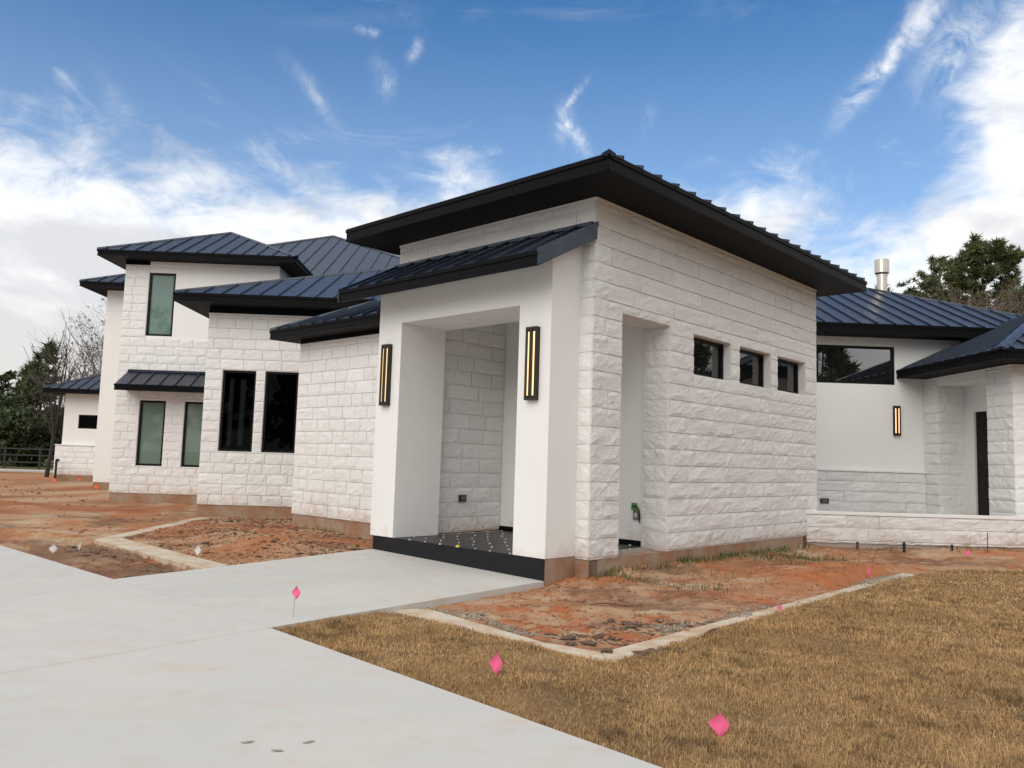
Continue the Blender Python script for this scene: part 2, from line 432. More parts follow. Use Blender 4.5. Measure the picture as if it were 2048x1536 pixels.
R_STRIP_IN = [(-.53, 8.44), (.19, 7.40), (.56, 7.02), (1.0, 6.72), (2.66, 8.20), (3.80, 9.55), (6.49, 12.39)]
L_BED = [(-3.4, 11.05), (-6.10, 13.98), (-6.16, 18.6), (-4.0, 19.0), (-4.0, 17.0), (-1.9, 14.6), (-1.8, 13.2)]
L_TRI = [(-4.21, 9.53), (-3.40, 10.47), (-6.38, 13.62), (-9.5, 15.5), (-9.0, 14.16)]
R_BED = [(.8, 10.2), (-.53, 8.44), (.19, 7.40), (1.0, 6.72), (2.66, 8.20), (6.5, 12.4), (7.5, 15.2), (6.1, 15.2)]
PAVE = [[JL, J, (-.81, 8.36), PORT_R, PORT_L], [D_FAR, JL, J, JD, (-16, 0), (-30, 20)], [J, D_NEAR, (4, -20), (-16, -14), (-16, 0), JD]]
def ground_height(x, y):
    r = np.hypot(x, y - 8)
    near = np.clip(1.25 - r / 60, 0, 1)
    z = -.045 + near * ((fbm(x * .35, y * .35, 3, 5) - .5) * .07 + (fbm(x * 1.6, y * 1.6, 4, 9) - .5) * .075 + (fbm(x * 7, y * 7, 4, 31, .6) - .5) * .085)
    tri = inpoly(x, y, L_TRI); z = z - .075 * tri + .035 * inpoly(x, y, L_BED)
    # wheel ruts in the left yard
    far_l = np.clip((-x - 6.5) / 2, 0, 1) * near
    z = z + far_l * (.03 - .055 * np.abs(np.sin((x * .25 + y * .95) * 1.7 + fbm(x * .5, y * .5, 3, 3) * 3)) ** 3)
    for mx, my, rr, h in ((-4.2, 14.1, .75, .13), (-3.3, 13.1, .6, .15), (-5.1, 15.6, .8, .05), (-3.3, 15.6, .8, .06), (4.6, 11.3, .8, .11), (5.6, 12.3, .9, .09), (-2.6, 14.2, .5, .04), (1.9, 10.0, .5, .035), (2.7, 9.9, .6, .04), (9.6, 14.5, 1.2, .07), (-11, 19.5, 1.2, .10), (-13, 20.5, 1.3, .09)):
        z = z + h * np.exp(-((x - mx) ** 2 + (y - my) ** 2) / rr ** 2) * (.6 + .8 * fbm(x * 4, y * 4, 3, 77))
    lw = inpoly(x, y, LAWN)
    z = np.where(lw, -.028 + (fbm(x * .8, y * .8, 3, 2) - .5) * .03, z)
    # bank up slightly to the footings
    d = np.minimum(linedist(x, y, [uv(0, 0), uv(0, 6.7)]), linedist(x, y, [(6.1, 15.25), (12, 15.25)]))
    z = z + .10 * np.exp(-(d / .5) ** 2) * (.6 + .8 * fbm(x * 2.1, y * 2.1, 3, 55))
    for p in (R_STRIP_OUT, R_STRIP_IN):
        pass
    d = np.minimum(linedist(x, y, [(a[0] * .5 + b_[0] * .5, a[1] * .5 + b_[1] * .5) for a, b_ in zip(R_STRIP_OUT, R_STRIP_IN)]), 9)
    z = np.where((d < .30) & ~lw, np.minimum(z, -.048), z)
    d = linedist(x, y, [(a[0] * .5 + b_[0] * .5, a[1] * .5 + b_[1] * .5) for a, b_ in zip(L_STRIP, L_STRIP_IN)])
    z = np.where(d < .19, np.minimum(z, -.03), z)
    pv = np.zeros(x.shape, bool)
    for pl in PAVE: pv |= inpoly(x, y, pl)
    edge = linedist(x, y, [D_FAR, JL, PORT_L]); z = np.where(edge < .25, np.minimum(z, -.022), z)
    edge = linedist(x, y, [D_NEAR, J, PORT_R]); z = np.where((edge < .12) & ~lw, np.minimum(z, -.07), z)
    z = np.where(pv, np.minimum(z, -.09), z)
    far = np.clip((r - 70) / 60, 0, 1)
    return z * (1 - far) + far * -.05
def build_ground():
    def axis(a, b, step, lo, hi, grow=1.22):
        c = list(np.arange(a, b + 1e-6, step)); t = []; s = step; p = b
        while p < hi: s *= grow; p += s; t.append(p)
        h = []; s = step; p = a
        while p > lo: s *= grow; p -= s; h.append(p)
        return np.array(h[::-1] + c + t)
    xs = axis(-8.5, 9.5, .05, -900, 900); ys = axis(6.2, 17.5, .05, -600, 1500)
    gx, gy = np.meshgrid(xs, ys); x, y = gx.ravel(), gy.ravel()
    z = ground_height(x, y)
    n1 = fbm(x * .55, y * .55, 5, 41); n2 = fbm(x * 2.3, y * 2.3, 5, 42, .6); n3 = fbm(x * 9, y * 9, 4, 43, .6)
    tan = np.array([.43, .29, .185]); red = np.array([.37, .13, .055]); dark = np.array([.17, .095, .062]); pale = np.array([.46, .36, .25]); mid = np.array([.385, .19, .10])
    def lerp(c, d, k): return c + (d - c) * np.clip(k, 0, 1)[:, None]
    col = lerp(np.tile(mid, (len(x), 1)), tan, (n1 - .40) * 4 + (n2 - .5) * 2.5)
    col = lerp(col, red, (n2 - .52) * 5 + (n3 - .5) * 2)
    col = lerp(col, pale, (fbm(x * 1.1, y * 4.0, 4, 61) - .60) * 6)
    dkn = fbm(x * .8, y * 1.9, 5, 65, .62); col = lerp(col, np.array([.165, .092, .062]), np.clip((dkn - .55) * 9, 0, .8) * np.clip(n3 * 2 - .25, 0, 1))
    # left yard: layered bands; left bed and triangle: darker loam
    k = np.where(inpoly(x, y, L_BED), .7, 0) * np.clip((fbm(x * 1.2, y * 1.2, 4, 71) - .30) * 4.5, 0, 1)
    k = k * np.clip((y * .35 + x * .6 - 1.9) * -1.2 + .2, 0, 1)
    k = np.maximum(k, np.where(inpoly(x, y, L_TRI), .75, 0) * np.clip((fbm(x * 1.8, y * 1.8, 4, 73) - .36) * 4.5, 0, 1))
    dk = linedist(x, y, [(-3.9, 10.7), (-6.3, 13.3)]); k = np.maximum(k, .95 * np.exp(-(dk / .35) ** 2) * np.clip((n3 - .3) * 3, 0, 1))
    col = lerp(col, dark, k)
    for mx, my, rr in ((4.6, 11.2, .9), (5.5, 12.2, 1.0), (9.7, 14.5, 1.3), (-4.0, 16.6, 1.0), (-13, 20, 2.2), (-3.3, 13.0, .45), (3.2, 9.6, .5), (1.5, 10.4, .45)):
        col = lerp(col, red * 1.15, .85 * np.exp(-((x - mx) ** 2 + (y - my) ** 2) / rr ** 2) * np.clip((n2 - .25) * 3, 0, 1))
    dk = linedist(x, y, [(-16, 21.3), (-11, 20.6), (-8.5, 20.2)]); col = lerp(col, red * .8, .9 * np.exp(-(dk / .45) ** 2))
    lw = inpoly(x, y, LAWN); soil = lerp(np.tile(np.array([.26, .165, .085]), (len(x), 1)), np.array([.17, .11, .06]), (n2 - .45) * 5)
    col = np.where(lw[:, None], soil, col)
    r = np.hypot(x, y - 8)
    fy = np.clip((r - 42) / 10, 0, 1); grass = lerp(np.tile(np.array([.10, .095, .04]), (len(x), 1)), np.array([.17, .13, .06]), (n1 - .4) * 4)
    col = lerp(col, grass, fy)
    w, h = len(xs), len(ys); i = np.arange(w * h).reshape(h, w)
    f = np.stack([i[:-1, :-1], i[:-1, 1:], i[1:, 1:], i[1:, :-1]], -1).reshape(-1, 4)
    o = link('ground', np_mesh('ground', np.stack([x, y, z], 1), f, 'earth', col, smooth=True)); tag(o, kind='structure')
build_ground()

def slab(name, poly, z1, z0=-.16, mat='concrete', bev=.0015, kind='structure', parent=None):
    """flat slab with eased top edges"""
    n = len(poly); area = sum(poly[i][0] * poly[(i + 1) % n][1] - poly[(i + 1) % n][0] * poly[i][1] for i in range(n))
    if area < 0: poly = poly[::-1]
    ins = []
    for i in range(n):
        p0, p1, p2 = Vector(poly[i - 1]), Vector(poly[i]), Vector(poly[(i + 1) % n])
        a = (p1 - p0).normalized(); b = (p2 - p1).normalized(); na = Vector((-a.y, a.x)); nb = Vector((-b.y, b.x))
        t = (na + nb); t = t / max(.3, (1 + na.dot(nb))); ins.append(p1 + t * bev)
    zz = z1 if callable(z1) else (lambda x, y: z1)
    m = MB()
    m.add([(x, y, z0) for x, y in poly] + [(x, y, zz(x, y) - bev * .7) for x, y in poly] + [(p.x, p.y, zz(p.x, p.y)) for p in ins],
          [(i, (i + 1) % n, n + (i + 1) % n, n + i) for i in range(n)] + [(n + i, n + (i + 1) % n, 2 * n + (i + 1) % n, 2 * n + i) for i in range(n)] + [tuple(range(2 * n, 3 * n))])
    o = m.obj(name, mat, parent)
    if kind: tag(o, kind=kind)
    return o
def shrink(poly, g):
    n = len(poly); c = Vector((sum(p[0] for p in poly) / n, sum(p[1] for p in poly) / n)); out = []
    for i in range(n):
        p0, p1, p2 = Vector(poly[i - 1]), Vector(poly[i]), Vector(poly[(i + 1) % n])
        a = (p1 - p0).normalized(); b = (p2 - p1).normalized(); na = Vector((-a.y, a.x)); nb = Vector((-b.y, b.x))
        if na.dot(c - p1) < 0: na = -na
        if nb.dot(c - p1) < 0: nb = -nb
        t = (na + nb) / max(.3, 1 + na.dot(nb)); out.append(tuple(p1 + t * g))
    return out
walk_z = lambda x, y: .06 * max(0, min(1, ((x - PORT_R[0]) * A[0] + (y - PORT_R[1]) * A[1]) / 3.5)) * max(0, min(1, ((x + 3) * .5 + (y - 9) * .5) / 2.2))
slab('walkway', shrink([JL, J, WALKJ[1], WALKJ[0]], .0045), walk_z)
slab('walkway', shrink([WALKJ[0], WALKJ[1], PORT_R, PORT_L], .0045), walk_z)
slab('driveway', shrink([D_FAR, JL, J, JD, (-16, 0), (-30, 20)], .0045), 0.0)
slab('driveway', shrink([J, D_NEAR, (4, -20), (-16, -14), (-16, 0), JD], .0045), 0.0)
def strip(name, po, pi, z1, mat):
    for i in range(len(po) - 1):
        slab(name, shrink([po[i], po[i + 1], pi[i + 1], pi[i]], .002), z1, z1 - .2, mat, .010)
strip('edging_strip', L_STRIP, L_STRIP_IN, -.012, 'concrete_strip')
strip('edging_strip', [R_STRIP_OUT[i] for i in (0, 2, 3, 6)], [R_STRIP_IN[i] for i in (0, 2, 3, 6)], -.040, 'concrete_strip')

# ------------------------------------------------------------------ house
house = empty('house', (C0[0], C0[1], 0), 'large white stone and stucco house with dark metal hip roofs and entry tower', 'house')
STONES = []      # candidates: (projected area, wall part, mesh data)
def stone_cells(regions, openings, zb, lmin, lmax, rg):
    cells = []
    for (a, b, za, zt) in regions:
        k = math.floor((za - zb) / COURSE)
        z = zb + k * COURSE
        while z < zt - .02:
            z0, z1 = max(z, za), min(z + COURSE, zt)
            if z1 - z0 > .03:
                cuts = [(a, b, z0, z1)]
                for (o0, o1, oa, ob) in openings:
                    new = []
                    for (c0, c1, w0, w1) in cuts:
                        if o1 <= c0 or o0 >= c1 or ob <= w0 + .004 or oa >= w1 - .004: new.append((c0, c1, w0, w1)); continue
                        if o0 > c0 + .02: new.append((c0, o0, w0, w1))
                        if o1 < c1 - .02: new.append((o1, c1, w0, w1))
                        m0, m1 = max(c0, o0), min(c1, o1)
                        if oa > w0 + .03: new.append((m0, m1, w0, oa))
                        if ob < w1 - .03: new.append((m0, m1, ob, w1))
                    cuts = new
                for (c0, c1, w0, w1) in cuts:
                    s = c0
                    while s < c1 - 1e-4:
                        l = rg.uniform(lmin, lmax)
                        if s == c0 and rg.random() < .5: l *= rg.uniform(.45, .8)
                        e = s + l
                        if c1 - e < lmin * .55: e = c1
                        if e - s > lmax * 1.25: e = s + (c1 - s) * .5
                        cells.append((s, e, w0, w1)); s = e
            z += COURSE
    return cells
def stone_geo(O, d, n, cell, rough, rg, gap=.0065):
    s0, s1, z0, z1 = cell
    gv = gap * (.42 if rough >= 1.2 else 1.0)
    s0 += gv * rg.uniform(.6, 1.3); s1 -= gv * rg.uniform(.6, 1.3); z0 += gap * rg.uniform(.9, 1.5); z1 -= gap * rg.uniform(.9, 1.5)
    L, h = s1 - s0, z1 - z0
    nx = max(2, min(8, int(L / .085) + 1)); nz = 4 if h > .15 else 2
    base = rg.uniform(.011, .017) * (.6 + .4 * rough); tilt_s, tilt_z = rg.uniform(-1, 1) * .009 * rough, rg.uniform(-1, 1) * .008 * rough
    o3 = Vector((rg.uniform(-50, 50), rg.uniform(-50, 50), rg.uniform(-50, 50)))
    V = []; Fc = []
    P = lambda a, q, z: (O[0] + d[0] * a + n[0] * q, O[1] + d[1] * a + n[1] * q, z)
    for j in range(nz + 1):
        for i in range(nx + 1):
            fx, fz = i / nx, j / nz; edge = min(fx * L, (1 - fx) * L, fz * h, (1 - fz) * h)
            a = s0 + L * fx; z = z0 + h * fz
            jit = .0035 * rough
            if 0 < i < nx: a += rg.uniform(-.2, .2) * L / nx
            if 0 < j < nz: z += rg.uniform(-.2, .2) * h / nz
            if i in (0, nx): a += rg.uniform(-jit, jit)
            if j in (0, nz): z += rg.uniform(-jit, jit)
            if edge < 1e-6: q = (base * .52 if j in (0, nz) else base * .6) + rg.uniform(-.003, .004) * rough
            else:
                q = base + tilt_s * (fx - .5) * 2 + tilt_z * (fz - .5) * 2
                q += (mnoise.noise(Vector((a * 5, z * 6, 0)) + o3) * .013 + mnoise.noise(Vector((a * 14, z * 15, 3)) + o3) * .010) * rough
                q = max(q, .004)
            V.append(P(a, q, z))
    w = nx + 1
    for j in range(nz):
        for i in range(nx): Fc.append((j * w + i, j * w + i + 1, (j + 1) * w + i + 1, (j + 1) * w + i))
    ring = [i for i in range(nx + 1)] + [(j * w + nx) for j in range(1, nz + 1)] + [nz * w + i for i in range(nx - 1, -1, -1)] + [j * w for j in range(nz - 1, 0, -1)]
    off = len(V)
    for r in ring:
        fx = (r % w) / nx; fz = (r // w) / nz
        V.append(P(s0 + L * fx, -.024, z0 + h * fz))
    m = len(ring)
    for k in range(m): Fc.append((ring[k], off + k, off + (k + 1) % m, ring[(k + 1) % m]))
    Fc.append(tuple(off + k for k in range(m)))
    return V, Fc
def cellarea(O, d, cell):
    P = lambda a, z: proj((O[0] + d[0] * a, O[1] + d[1] * a, z))
    q = [P(cell[0], cell[2]), P(cell[1], cell[2]), P(cell[1], cell[3]), P(cell[0], cell[3])]
    if min(p[2] for p in q) < 0.05: return 0
    cx, cy = sum(p[0] for p in q) / 4, sum(p[1] for p in q) / 4
    if not (-20 < cx < 2068 and -20 < cy < 1556): return 0
    return abs(sum(q[i][0] * q[(i + 1) % 4][1] - q[(i + 1) % 4][0] * q[i][1] for i in range(4))) / 2
def stones(part, O, d, n, regions, openings=(), zb=.24, lmin=.38, lmax=.95, rough=1.0, seed=1, vis=1.0, hide=None, store=None):
    rg = random.Random(seed)
    for c in stone_cells(regions, openings, zb, lmin, lmax, rg):
        ar = cellarea(O, d, c) * vis
        if hide and hide(c): ar *= .01
        V, Fc = stone_geo(O, d, n, c, rough, rg)
        (STONES if store is None else store).append((ar, part, V, Fc, 'painted_stone' if rough >= 1.1 else 'painted_stone_mild'))
def flush_stones(store, limit):
    store.sort(key=lambda t: -t[0])
    rest = {}
    for i, (ar, part, V, Fc, mt_) in enumerate(store):
        if i < limit and ar > 25:
            m = MB(); m.v = V; m.f = Fc; m.obj('stone', mt_, part, fix=True)
        else: rest.setdefault((part, mt_), MB()).add(V, Fc)
    for (part, mt_), m in rest.items():
        o = m.obj('stone_courses', mt_, part); o['kind'] = 'stuff'
def panel(m, O, d, n, s0, s1, z0, z1, T, openings=(), face=0.0):
    """a wall slab of thickness T behind its face, with rectangular openings"""
    ss = sorted({s0, s1, *[min(max(o[k], s0), s1) for o in openings for k in (0, 1)]})
    zs = sorted({z0, z1, *[min(max(o[k], z0), z1) for o in openings for k in (2, 3)]})
    P = lambda a, q, z: (O[0] + d[0] * a + n[0] * q, O[1] + d[1] * a + n[1] * q, z)
    hole = lambda i, j: any(o[0] - 1e-6 <= ss[i] and ss[i + 1] <= o[1] + 1e-6 and o[2] - 1e-6 <= zs[j] and zs[j + 1] <= o[3] + 1e-6 for o in openings)
    ni, nj = len(ss) - 1, len(zs) - 1
    H = {(i, j): hole(i, j) for i in range(ni) for j in range(nj)}
    solid = lambda i, j: 0 <= i < ni and 0 <= j < nj and not H[i, j]
    idx = {}
    def vt(i, j, k):
        if (i, j, k) not in idx: idx[i, j, k] = len(m.v); m.v.append(P(ss[i], face if k == 0 else face - T, zs[j]))
        return idx[i, j, k]
    for i in range(ni):
        for j in range(nj):
            if H[i, j]: continue
            m.f.append((vt(i, j, 0), vt(i + 1, j, 0), vt(i + 1, j + 1, 0), vt(i, j + 1, 0)))
            m.f.append((vt(i, j, 1), vt(i, j + 1, 1), vt(i + 1, j + 1, 1), vt(i + 1, j, 1)))
            for (di, dj, a, b) in ((-1, 0, (i, j), (i, j + 1)), (1, 0, (i + 1, j), (i + 1, j + 1)), (0, -1, (i, j), (i + 1, j)), (0, 1, (i, j + 1), (i + 1, j + 1))):
                if not solid(i + di, j + dj): m.f.append((vt(*a, 0), vt(*b, 0), vt(*b, 1), vt(*a, 1)))
def wall(O, d, n, s0, s1, z0, z1, T=.25, openings=(), face=0.0, mat='white_stucco', label=None, name='wall'):
    m = MB(); panel(m, O, d, n, s0, s1, z0, z1, T, openings, face)
    o = m.obj(name, mat, house)
    if label: o['label'] = label
    return o
def window(O, d, n, s0, s1, za, zb, pane, fw=.055, recess=.05, label=None, mull=()):
    m = MB()
    q0, q1 = -recess - .07, -recess
    m.obox(O, d, n, s0, s1, q0, q1, za, za + fw); m.obox(O, d, n, s0, s1, q0, q1, zb - fw, zb)
    m.obox(O, d, n, s0, s0 + fw, q0, q1, za + fw, zb - fw); m.obox(O, d, n, s1 - fw, s1, q0, q1, za + fw, zb - fw)
    f = m.obj('window', 'window_frame', house)
    if label: f['label'] = label
    p = MB(); p.obox(O, d, n, s0 + fw - .004, s1 - fw + .004, q0 + .012, q0 + .032, za + fw - .004, zb - fw + .004)
    p.obj('pane', pane, f)
    k = MB(); k.obox(O, d, n, s0, s1, q0 - .08, q0 - .045, za, zb); k.obj('backing', 'black_trim', f)
    return f

# -- entry tower
TL, TW, TTOP = 7.2, 4.154, 5.05
W_OPEN = [(.63, 1.86, .24, 3.56)] + [(2.54, 3.73, 2.91, 3.53), (4.03, 5.20, 2.91, 3.53), (5.47, 6.67, 2.91, 3.53)]
m_st = -.009
w_right = wall(C0, B, NA, 0.0, TL, .24, TTOP, .45, W_OPEN, m_st, 'painted_mortar', 'entry tower wall with a tall opening and three small square windows')
stones(w_right, C0, B, NA, [(-.02, TL, .24, TTOP - .03)], W_OPEN, .26, .5, 1.15, 1.25, 11)
for i, o in enumerate(W_OPEN[1:]):
    window(C0, B, NA, *o, 'pane_dark', .05, .13)
w_front = wall(C0, A, NB_, .0, TW, .24, TTOP, .30, [(.785, 3.27, .24, 3.565)], m_st, 'painted_mortar', 'entry tower front wall above and behind the porch canopy')
stones(w_front, C0, A, NB_, [(0.0, .24, .24, 4.56), (0.0, TW, 4.62, TTOP - .03)], (), .26, .5, 1.1, .8, 12)
# jamb stones on the far side of the side opening (facing the street)
jO = uv(0, 1.86); w_jamb = wall(jO, A, NB_, .02, .44, .24, 3.555, .03, (), m_st - .002, 'painted_mortar', 'stone reveal of the side opening')
stones(w_jamb, jO, A, NB_, [(.015, .45, .24, 3.55)], (), .26, .3, .5, 1.1, 13)
# back, left side of tower
wall(uv(0.46, 7.2), A, B, 0, TW - .46, .0, TTOP, .25)
wall(uv(TW, 0.31), B, A, 0, TL - .6, .0, TTOP, .20)
# porch interior
ceil = MB(); ceil.hexa([uvz(.46, .31, 4.30), uvz(3.9, .31, 4.30), uvz(3.9, 1.95, 4.30), uvz(.46, 1.95, 4.30), uvz(.46, .31, 4.40), uvz(3.9, .31, 4.40), uvz(3.9, 1.95, 4.40), uvz(.46, 1.95, 4.40)])
ceil.obj('porch_ceiling', 'white_stucco', house)
pO = uv(3.46, .305)
w_pl = wall(pO, B, NA, 0, 1.61, .272, 4.30, .18, (), m_st, 'painted_mortar', 'stone wall on the inner side of the porch')
stones(w_pl, pO, B, NA, [(0, 1.61, .29, 4.28)], (), .28, .35, .85, .8, 14, vis=.9)
wall(uv(.44, 1.92), A, NB_, 0, 3.2, .272, 4.30, .2, (), 0, 'white_stucco', 'smooth stucco wall at the back of the porch')
bt = MB(); bt.obox(uv(.46, 1.92), A, NB_, 0, 3.0, .001, .02, .272, .345); bt.obj('base_trim', 'black_trim', house)
# portal frame in front of the tower
pt = MB()
def zt_shed(v): return 4.455 + .517 * v
def portal_block(u0, u1, z0, top=True):
    v0, v1 = -.606, -.013
    pt.hexa([uvz(u0, v0, z0), uvz(u1, v0, z0), uvz(u1, v1, z0), uvz(u0, v1, z0), uvz(u0, v0, zt_shed(v0)), uvz(u1, v0, zt_shed(v0)), uvz(u1, v1, zt_shed(v1)), uvz(u0, v1, zt_shed(v1))])
prf = [(.2266, .272), (.785, .272), (.785, 3.565), (3.27, 3.565), (3.27, .272), (3.83, .272)]
def portal():
    # one closed arch-shaped solid
    pts = prf; n = len(pts); m = MB(); v0, v1 = -.606, .299
    outline = [(u, z, z) for u, z in pts] + [(3.83, None, None), (.2266, None, None)]
    vs = []
    for v in (v0, -.002):
        for (u, z, _) in outline: vs.append(uvz(u, v, z if z is not None else zt_shed(v)))
    k = len(outline)
    fr = [(0, 1, 2, 7), (2, 3, 6, 7), (3, 4, 5, 6)]
    fs = fr + [tuple(i + k for i in f)[::-1] for f in fr] + [(i, (i + 1) % k, k + (i + 1) % k, k + i) for i in range(k)]
    m.add(vs, fs)
    return m.obj('portal', 'white_stucco', house)
portal_o = portal()
for u_ in (.785, 3.27):
    m = MB(); m.hexa([uvz(u_ - .003, -.6085, 3.566), uvz(u_ + .003, -.6085, 3.566), uvz(u_ + .003, -.604, 3.566), uvz(u_ - .003, -.604, 3.566), uvz(u_ - .003, -.6085, 4.12), uvz(u_ + .003, -.6085, 4.12), uvz(u_ + .003, -.604, 4.12), uvz(u_ - .003, -.604, 4.12)])
    m.obj('control_joint', 'painted_mortar', portal_o)
portal_o['label'] = 'smooth white stucco portal frame of the entry'
# smooth lining of the opening through the tower wall
ln = MB()
ln.hexa([uvz(.70, -.001, .272), uvz(.787, -.001, .272), uvz(.787, .305, .272), uvz(.70, .305, .272), uvz(.70, -.001, 3.6), uvz(.787, -.001, 3.563), uvz(.787, .305, 3.563), uvz(.70, .305, 3.6)])
ln.hexa([uvz(3.268, -.001, .272), uvz(3.36, -.001, .272), uvz(3.36, .305, .272), uvz(3.268, .305, .272), uvz(3.268, -.001, 3.563), uvz(3.36, -.001, 3.6), uvz(3.36, .305, 3.6), uvz(3.268, .305, 3.563)])
ln.hexa([uvz(.787, -.001, 3.563), uvz(3.268, -.001, 3.563), uvz(3.268, .305, 3.563), uvz(.787, .305, 3.563), uvz(.787, -.001, 3.62), uvz(3.268, -.001, 3.62), uvz(3.268, .305, 3.62), uvz(.787, .305, 3.62)])
ln.obj('reveal', 'white_stucco', house)
# porch floor: slab, dark riser, tiles
fl = MB()
fl.hexa([uvz(.2386, -.594, -.2), uvz(3.752, -.594, -.2), uvz(3.752, 1.95, -.2), uvz(.2386, 1.95, -.2), uvz(.2386, -.594, .258), uvz(3.752, -.594, .258), uvz(3.752, 1.95, .258), uvz(.2386, 1.95, .258)])
floor = fl.obj('porch_floor', 'footing_grey', house)
rs = MB(); rs.hexa([uvz(.232, -.606, -.1), uvz(3.752, -.606, -.1), uvz(3.752, -.595, -.1), uvz(.232, -.595, -.1), uvz(.232, -.606, .262), uvz(3.752, -.606, .262), uvz(3.752, -.595, .262), uvz(.232, -.595, .262)])
rs.obj('riser', 'slab_edge', floor)
tile_me = {}
def tile(u0, u1, v0, v1):
    g = .0025; key = (round(u1 - u0, 3), round(v1 - v0, 3))
    if key not in tile_me:
        m = MB(); L, Wd = u1 - u0 - 2 * g, v1 - v0 - 2 * g
        P = lambda u, v, z: (A[0] * u + B[0] * v, A[1] * u + B[1] * v, z)
        m.hexa([P(0, 0, 0), P(L, 0, 0), P(L, Wd, 0), P(0, Wd, 0), P(0, 0, .012), P(L, 0, .012), P(L, Wd, .012), P(0, Wd, .012)])
        me = bpy.data.meshes.new('tile'); me.from_pydata(m.v, [], m.f); me.materials.append(MAT['floor_tile']); tile_me[key] = me
    o = link('tile', tile_me[key], floor); o.location = uvz(u0 + g, v0 + g, .2585 + rnd.uniform(0, .002))
CU0, CV0, CP = .835, -.645, .335
for iu in range(-1, 8):
    u0 = max(CU0 + (iu - .12) * CP, .79 if iu >= 0 else .46); u1 = min(u0 + CP if iu >= 0 else .79, 3.26)
    for iv in range(0, 4):
        v0 = CV0 + .05 + iv * 2 * CP * .95; v1 = min(v0 + 2 * CP * .95, 1.9)
        if iu < 0: v0, v1 = max(v0, .66), max(v1, .70)
        if v1 - v0 > .05 and u1 - u0 > .05: tile(u0, u1, v0, v1)

# foundations under the tower and portal
fd = MB()
fd.hexa([uvz(.012, .012, -.3), uvz(.012, 7.19, -.3), uvz(.47, 7.19, -.3), uvz(.47, .012, -.3), uvz(.012, .012, .243), uvz(.012, 7.19, .243), uvz(.47, 7.19, .243), uvz(.47, .012, .243)])
fd.hexa([uvz(.012, .013, -.3), uvz(.47, .013, -.3), uvz(.47, .20, -.3), uvz(.012, .20, -.3), uvz(.012, .013, .2425), uvz(.47, .013, .2425), uvz(.47, .20, .2425), uvz(.012, .20, .2425)])
fd.hexa([uvz(.2316, -.600, -.3), uvz(.2375, -.600, -.3), uvz(.2375, .05, -.3), uvz(.2316, .05, -.3), uvz(.2316, -.600, .268), uvz(.2375, -.600, .268), uvz(.2375, .05, .268), uvz(.2316, .05, .268)])
fd.obj('foundation', 'foundation', house)
tr = MB()
tr.obox(C0, B, NA, -.02, TL, .0, .022, TTOP - .03, TTOP + .004); tr.obox(C0, A, NB_, 0.0, TW, .0, .022, TTOP - .029, TTOP + .003)
tr.obj('frieze', 'white_stucco', house)

# -- left stone wing
W0 = (-4.013, 17.149); wO = W0; wd = NA   # from the left corner towards the tower
w_wing = wall(wO, NA, NB_, 0, 4.5, .24, 3.805, .3, (), m_st, 'painted_mortar', 'stone wing beside the entry portal')
stones(w_wing, wO, NA, NB_, [(0, 4.4, .24, 3.78)], (), .24, .30, .62, .75, 21, hide=lambda c: c[0] > 2.8)
wall(W0, B, A, .3, 3.0, .0, 3.80, .3)
fd = MB(); fd.obox(wO, NA, NB_, .012, 4.3, -.4, -.014, -.3, .243); fd.obj('foundation', 'foundation', house)
tr = MB(); tr.obox(wO, NA, NB_, 0, 4.4, -.01, .02, 3.775, 3.81); tr.obj('frieze', 'white_stucco', house)
tr = MB(); tr.obox(wO, NA, NB_, 0, 4.4, -.2, .004, 3.812, 3.9); tr.obj('frieze', 'black_trim', house)

# -- wall with two tall dark windows
P2 = (-6.692, 19.162)
O2 = [(.41, 1.195, 1.495, 3.41), (1.415, 2.195, 1.495, 3.41)]
w2 = wall(P2, X, NY, 0, 4.75, .24, 4.76, .3, O2, m_st, 'painted_mortar', 'stone wall with two tall black windows')
stones(w2, P2, X, NY, [(0, 4.7, .24, 4.73)], O2, .24, .28, .58, .75, 22, hide=lambda c: c[0] > 2.25)
for k_, o in enumerate(O2):
    f_ = window(P2, X, NY, *o, 'glass_tint', .05, .05)
    for c0, c1 in (((.14, .24), (.40, .52)) if k_ == 0 else ()):
        m = MB(); n_ = 7
        for q_ in range(n_): m.obox(P2, X, NY, o[0] + c0 + (c1 - c0) * q_ / n_, o[0] + c0 + (c1 - c0) * (q_ + 1) / n_ - .001, -.150 - .006 * (q_ % 2), -.142 - .006 * (q_ % 2), o[2] + .12, o[3] - .2)
        m.obj('curtain', 'curtain', f_)
wall(P2, Y, NX, .3, 4.0, .0, 4.75, .3)
fd = MB(); fd.obox(P2, X, NY, .012, 4.7, -.4, -.014, -.3, .243); fd.obj('foundation', 'foundation', house)
tr = MB(); tr.obox(P2, X, NY, 0, 4.7, -.01, .02, 4.728, 4.765); tr.obj('frieze', 'white_stucco', house)
tr = MB(); tr.obox(P2, X, NY, 0, 4.7, -.2, .004, 4.768, 4.92); tr.obj('frieze', 'black_trim', house)

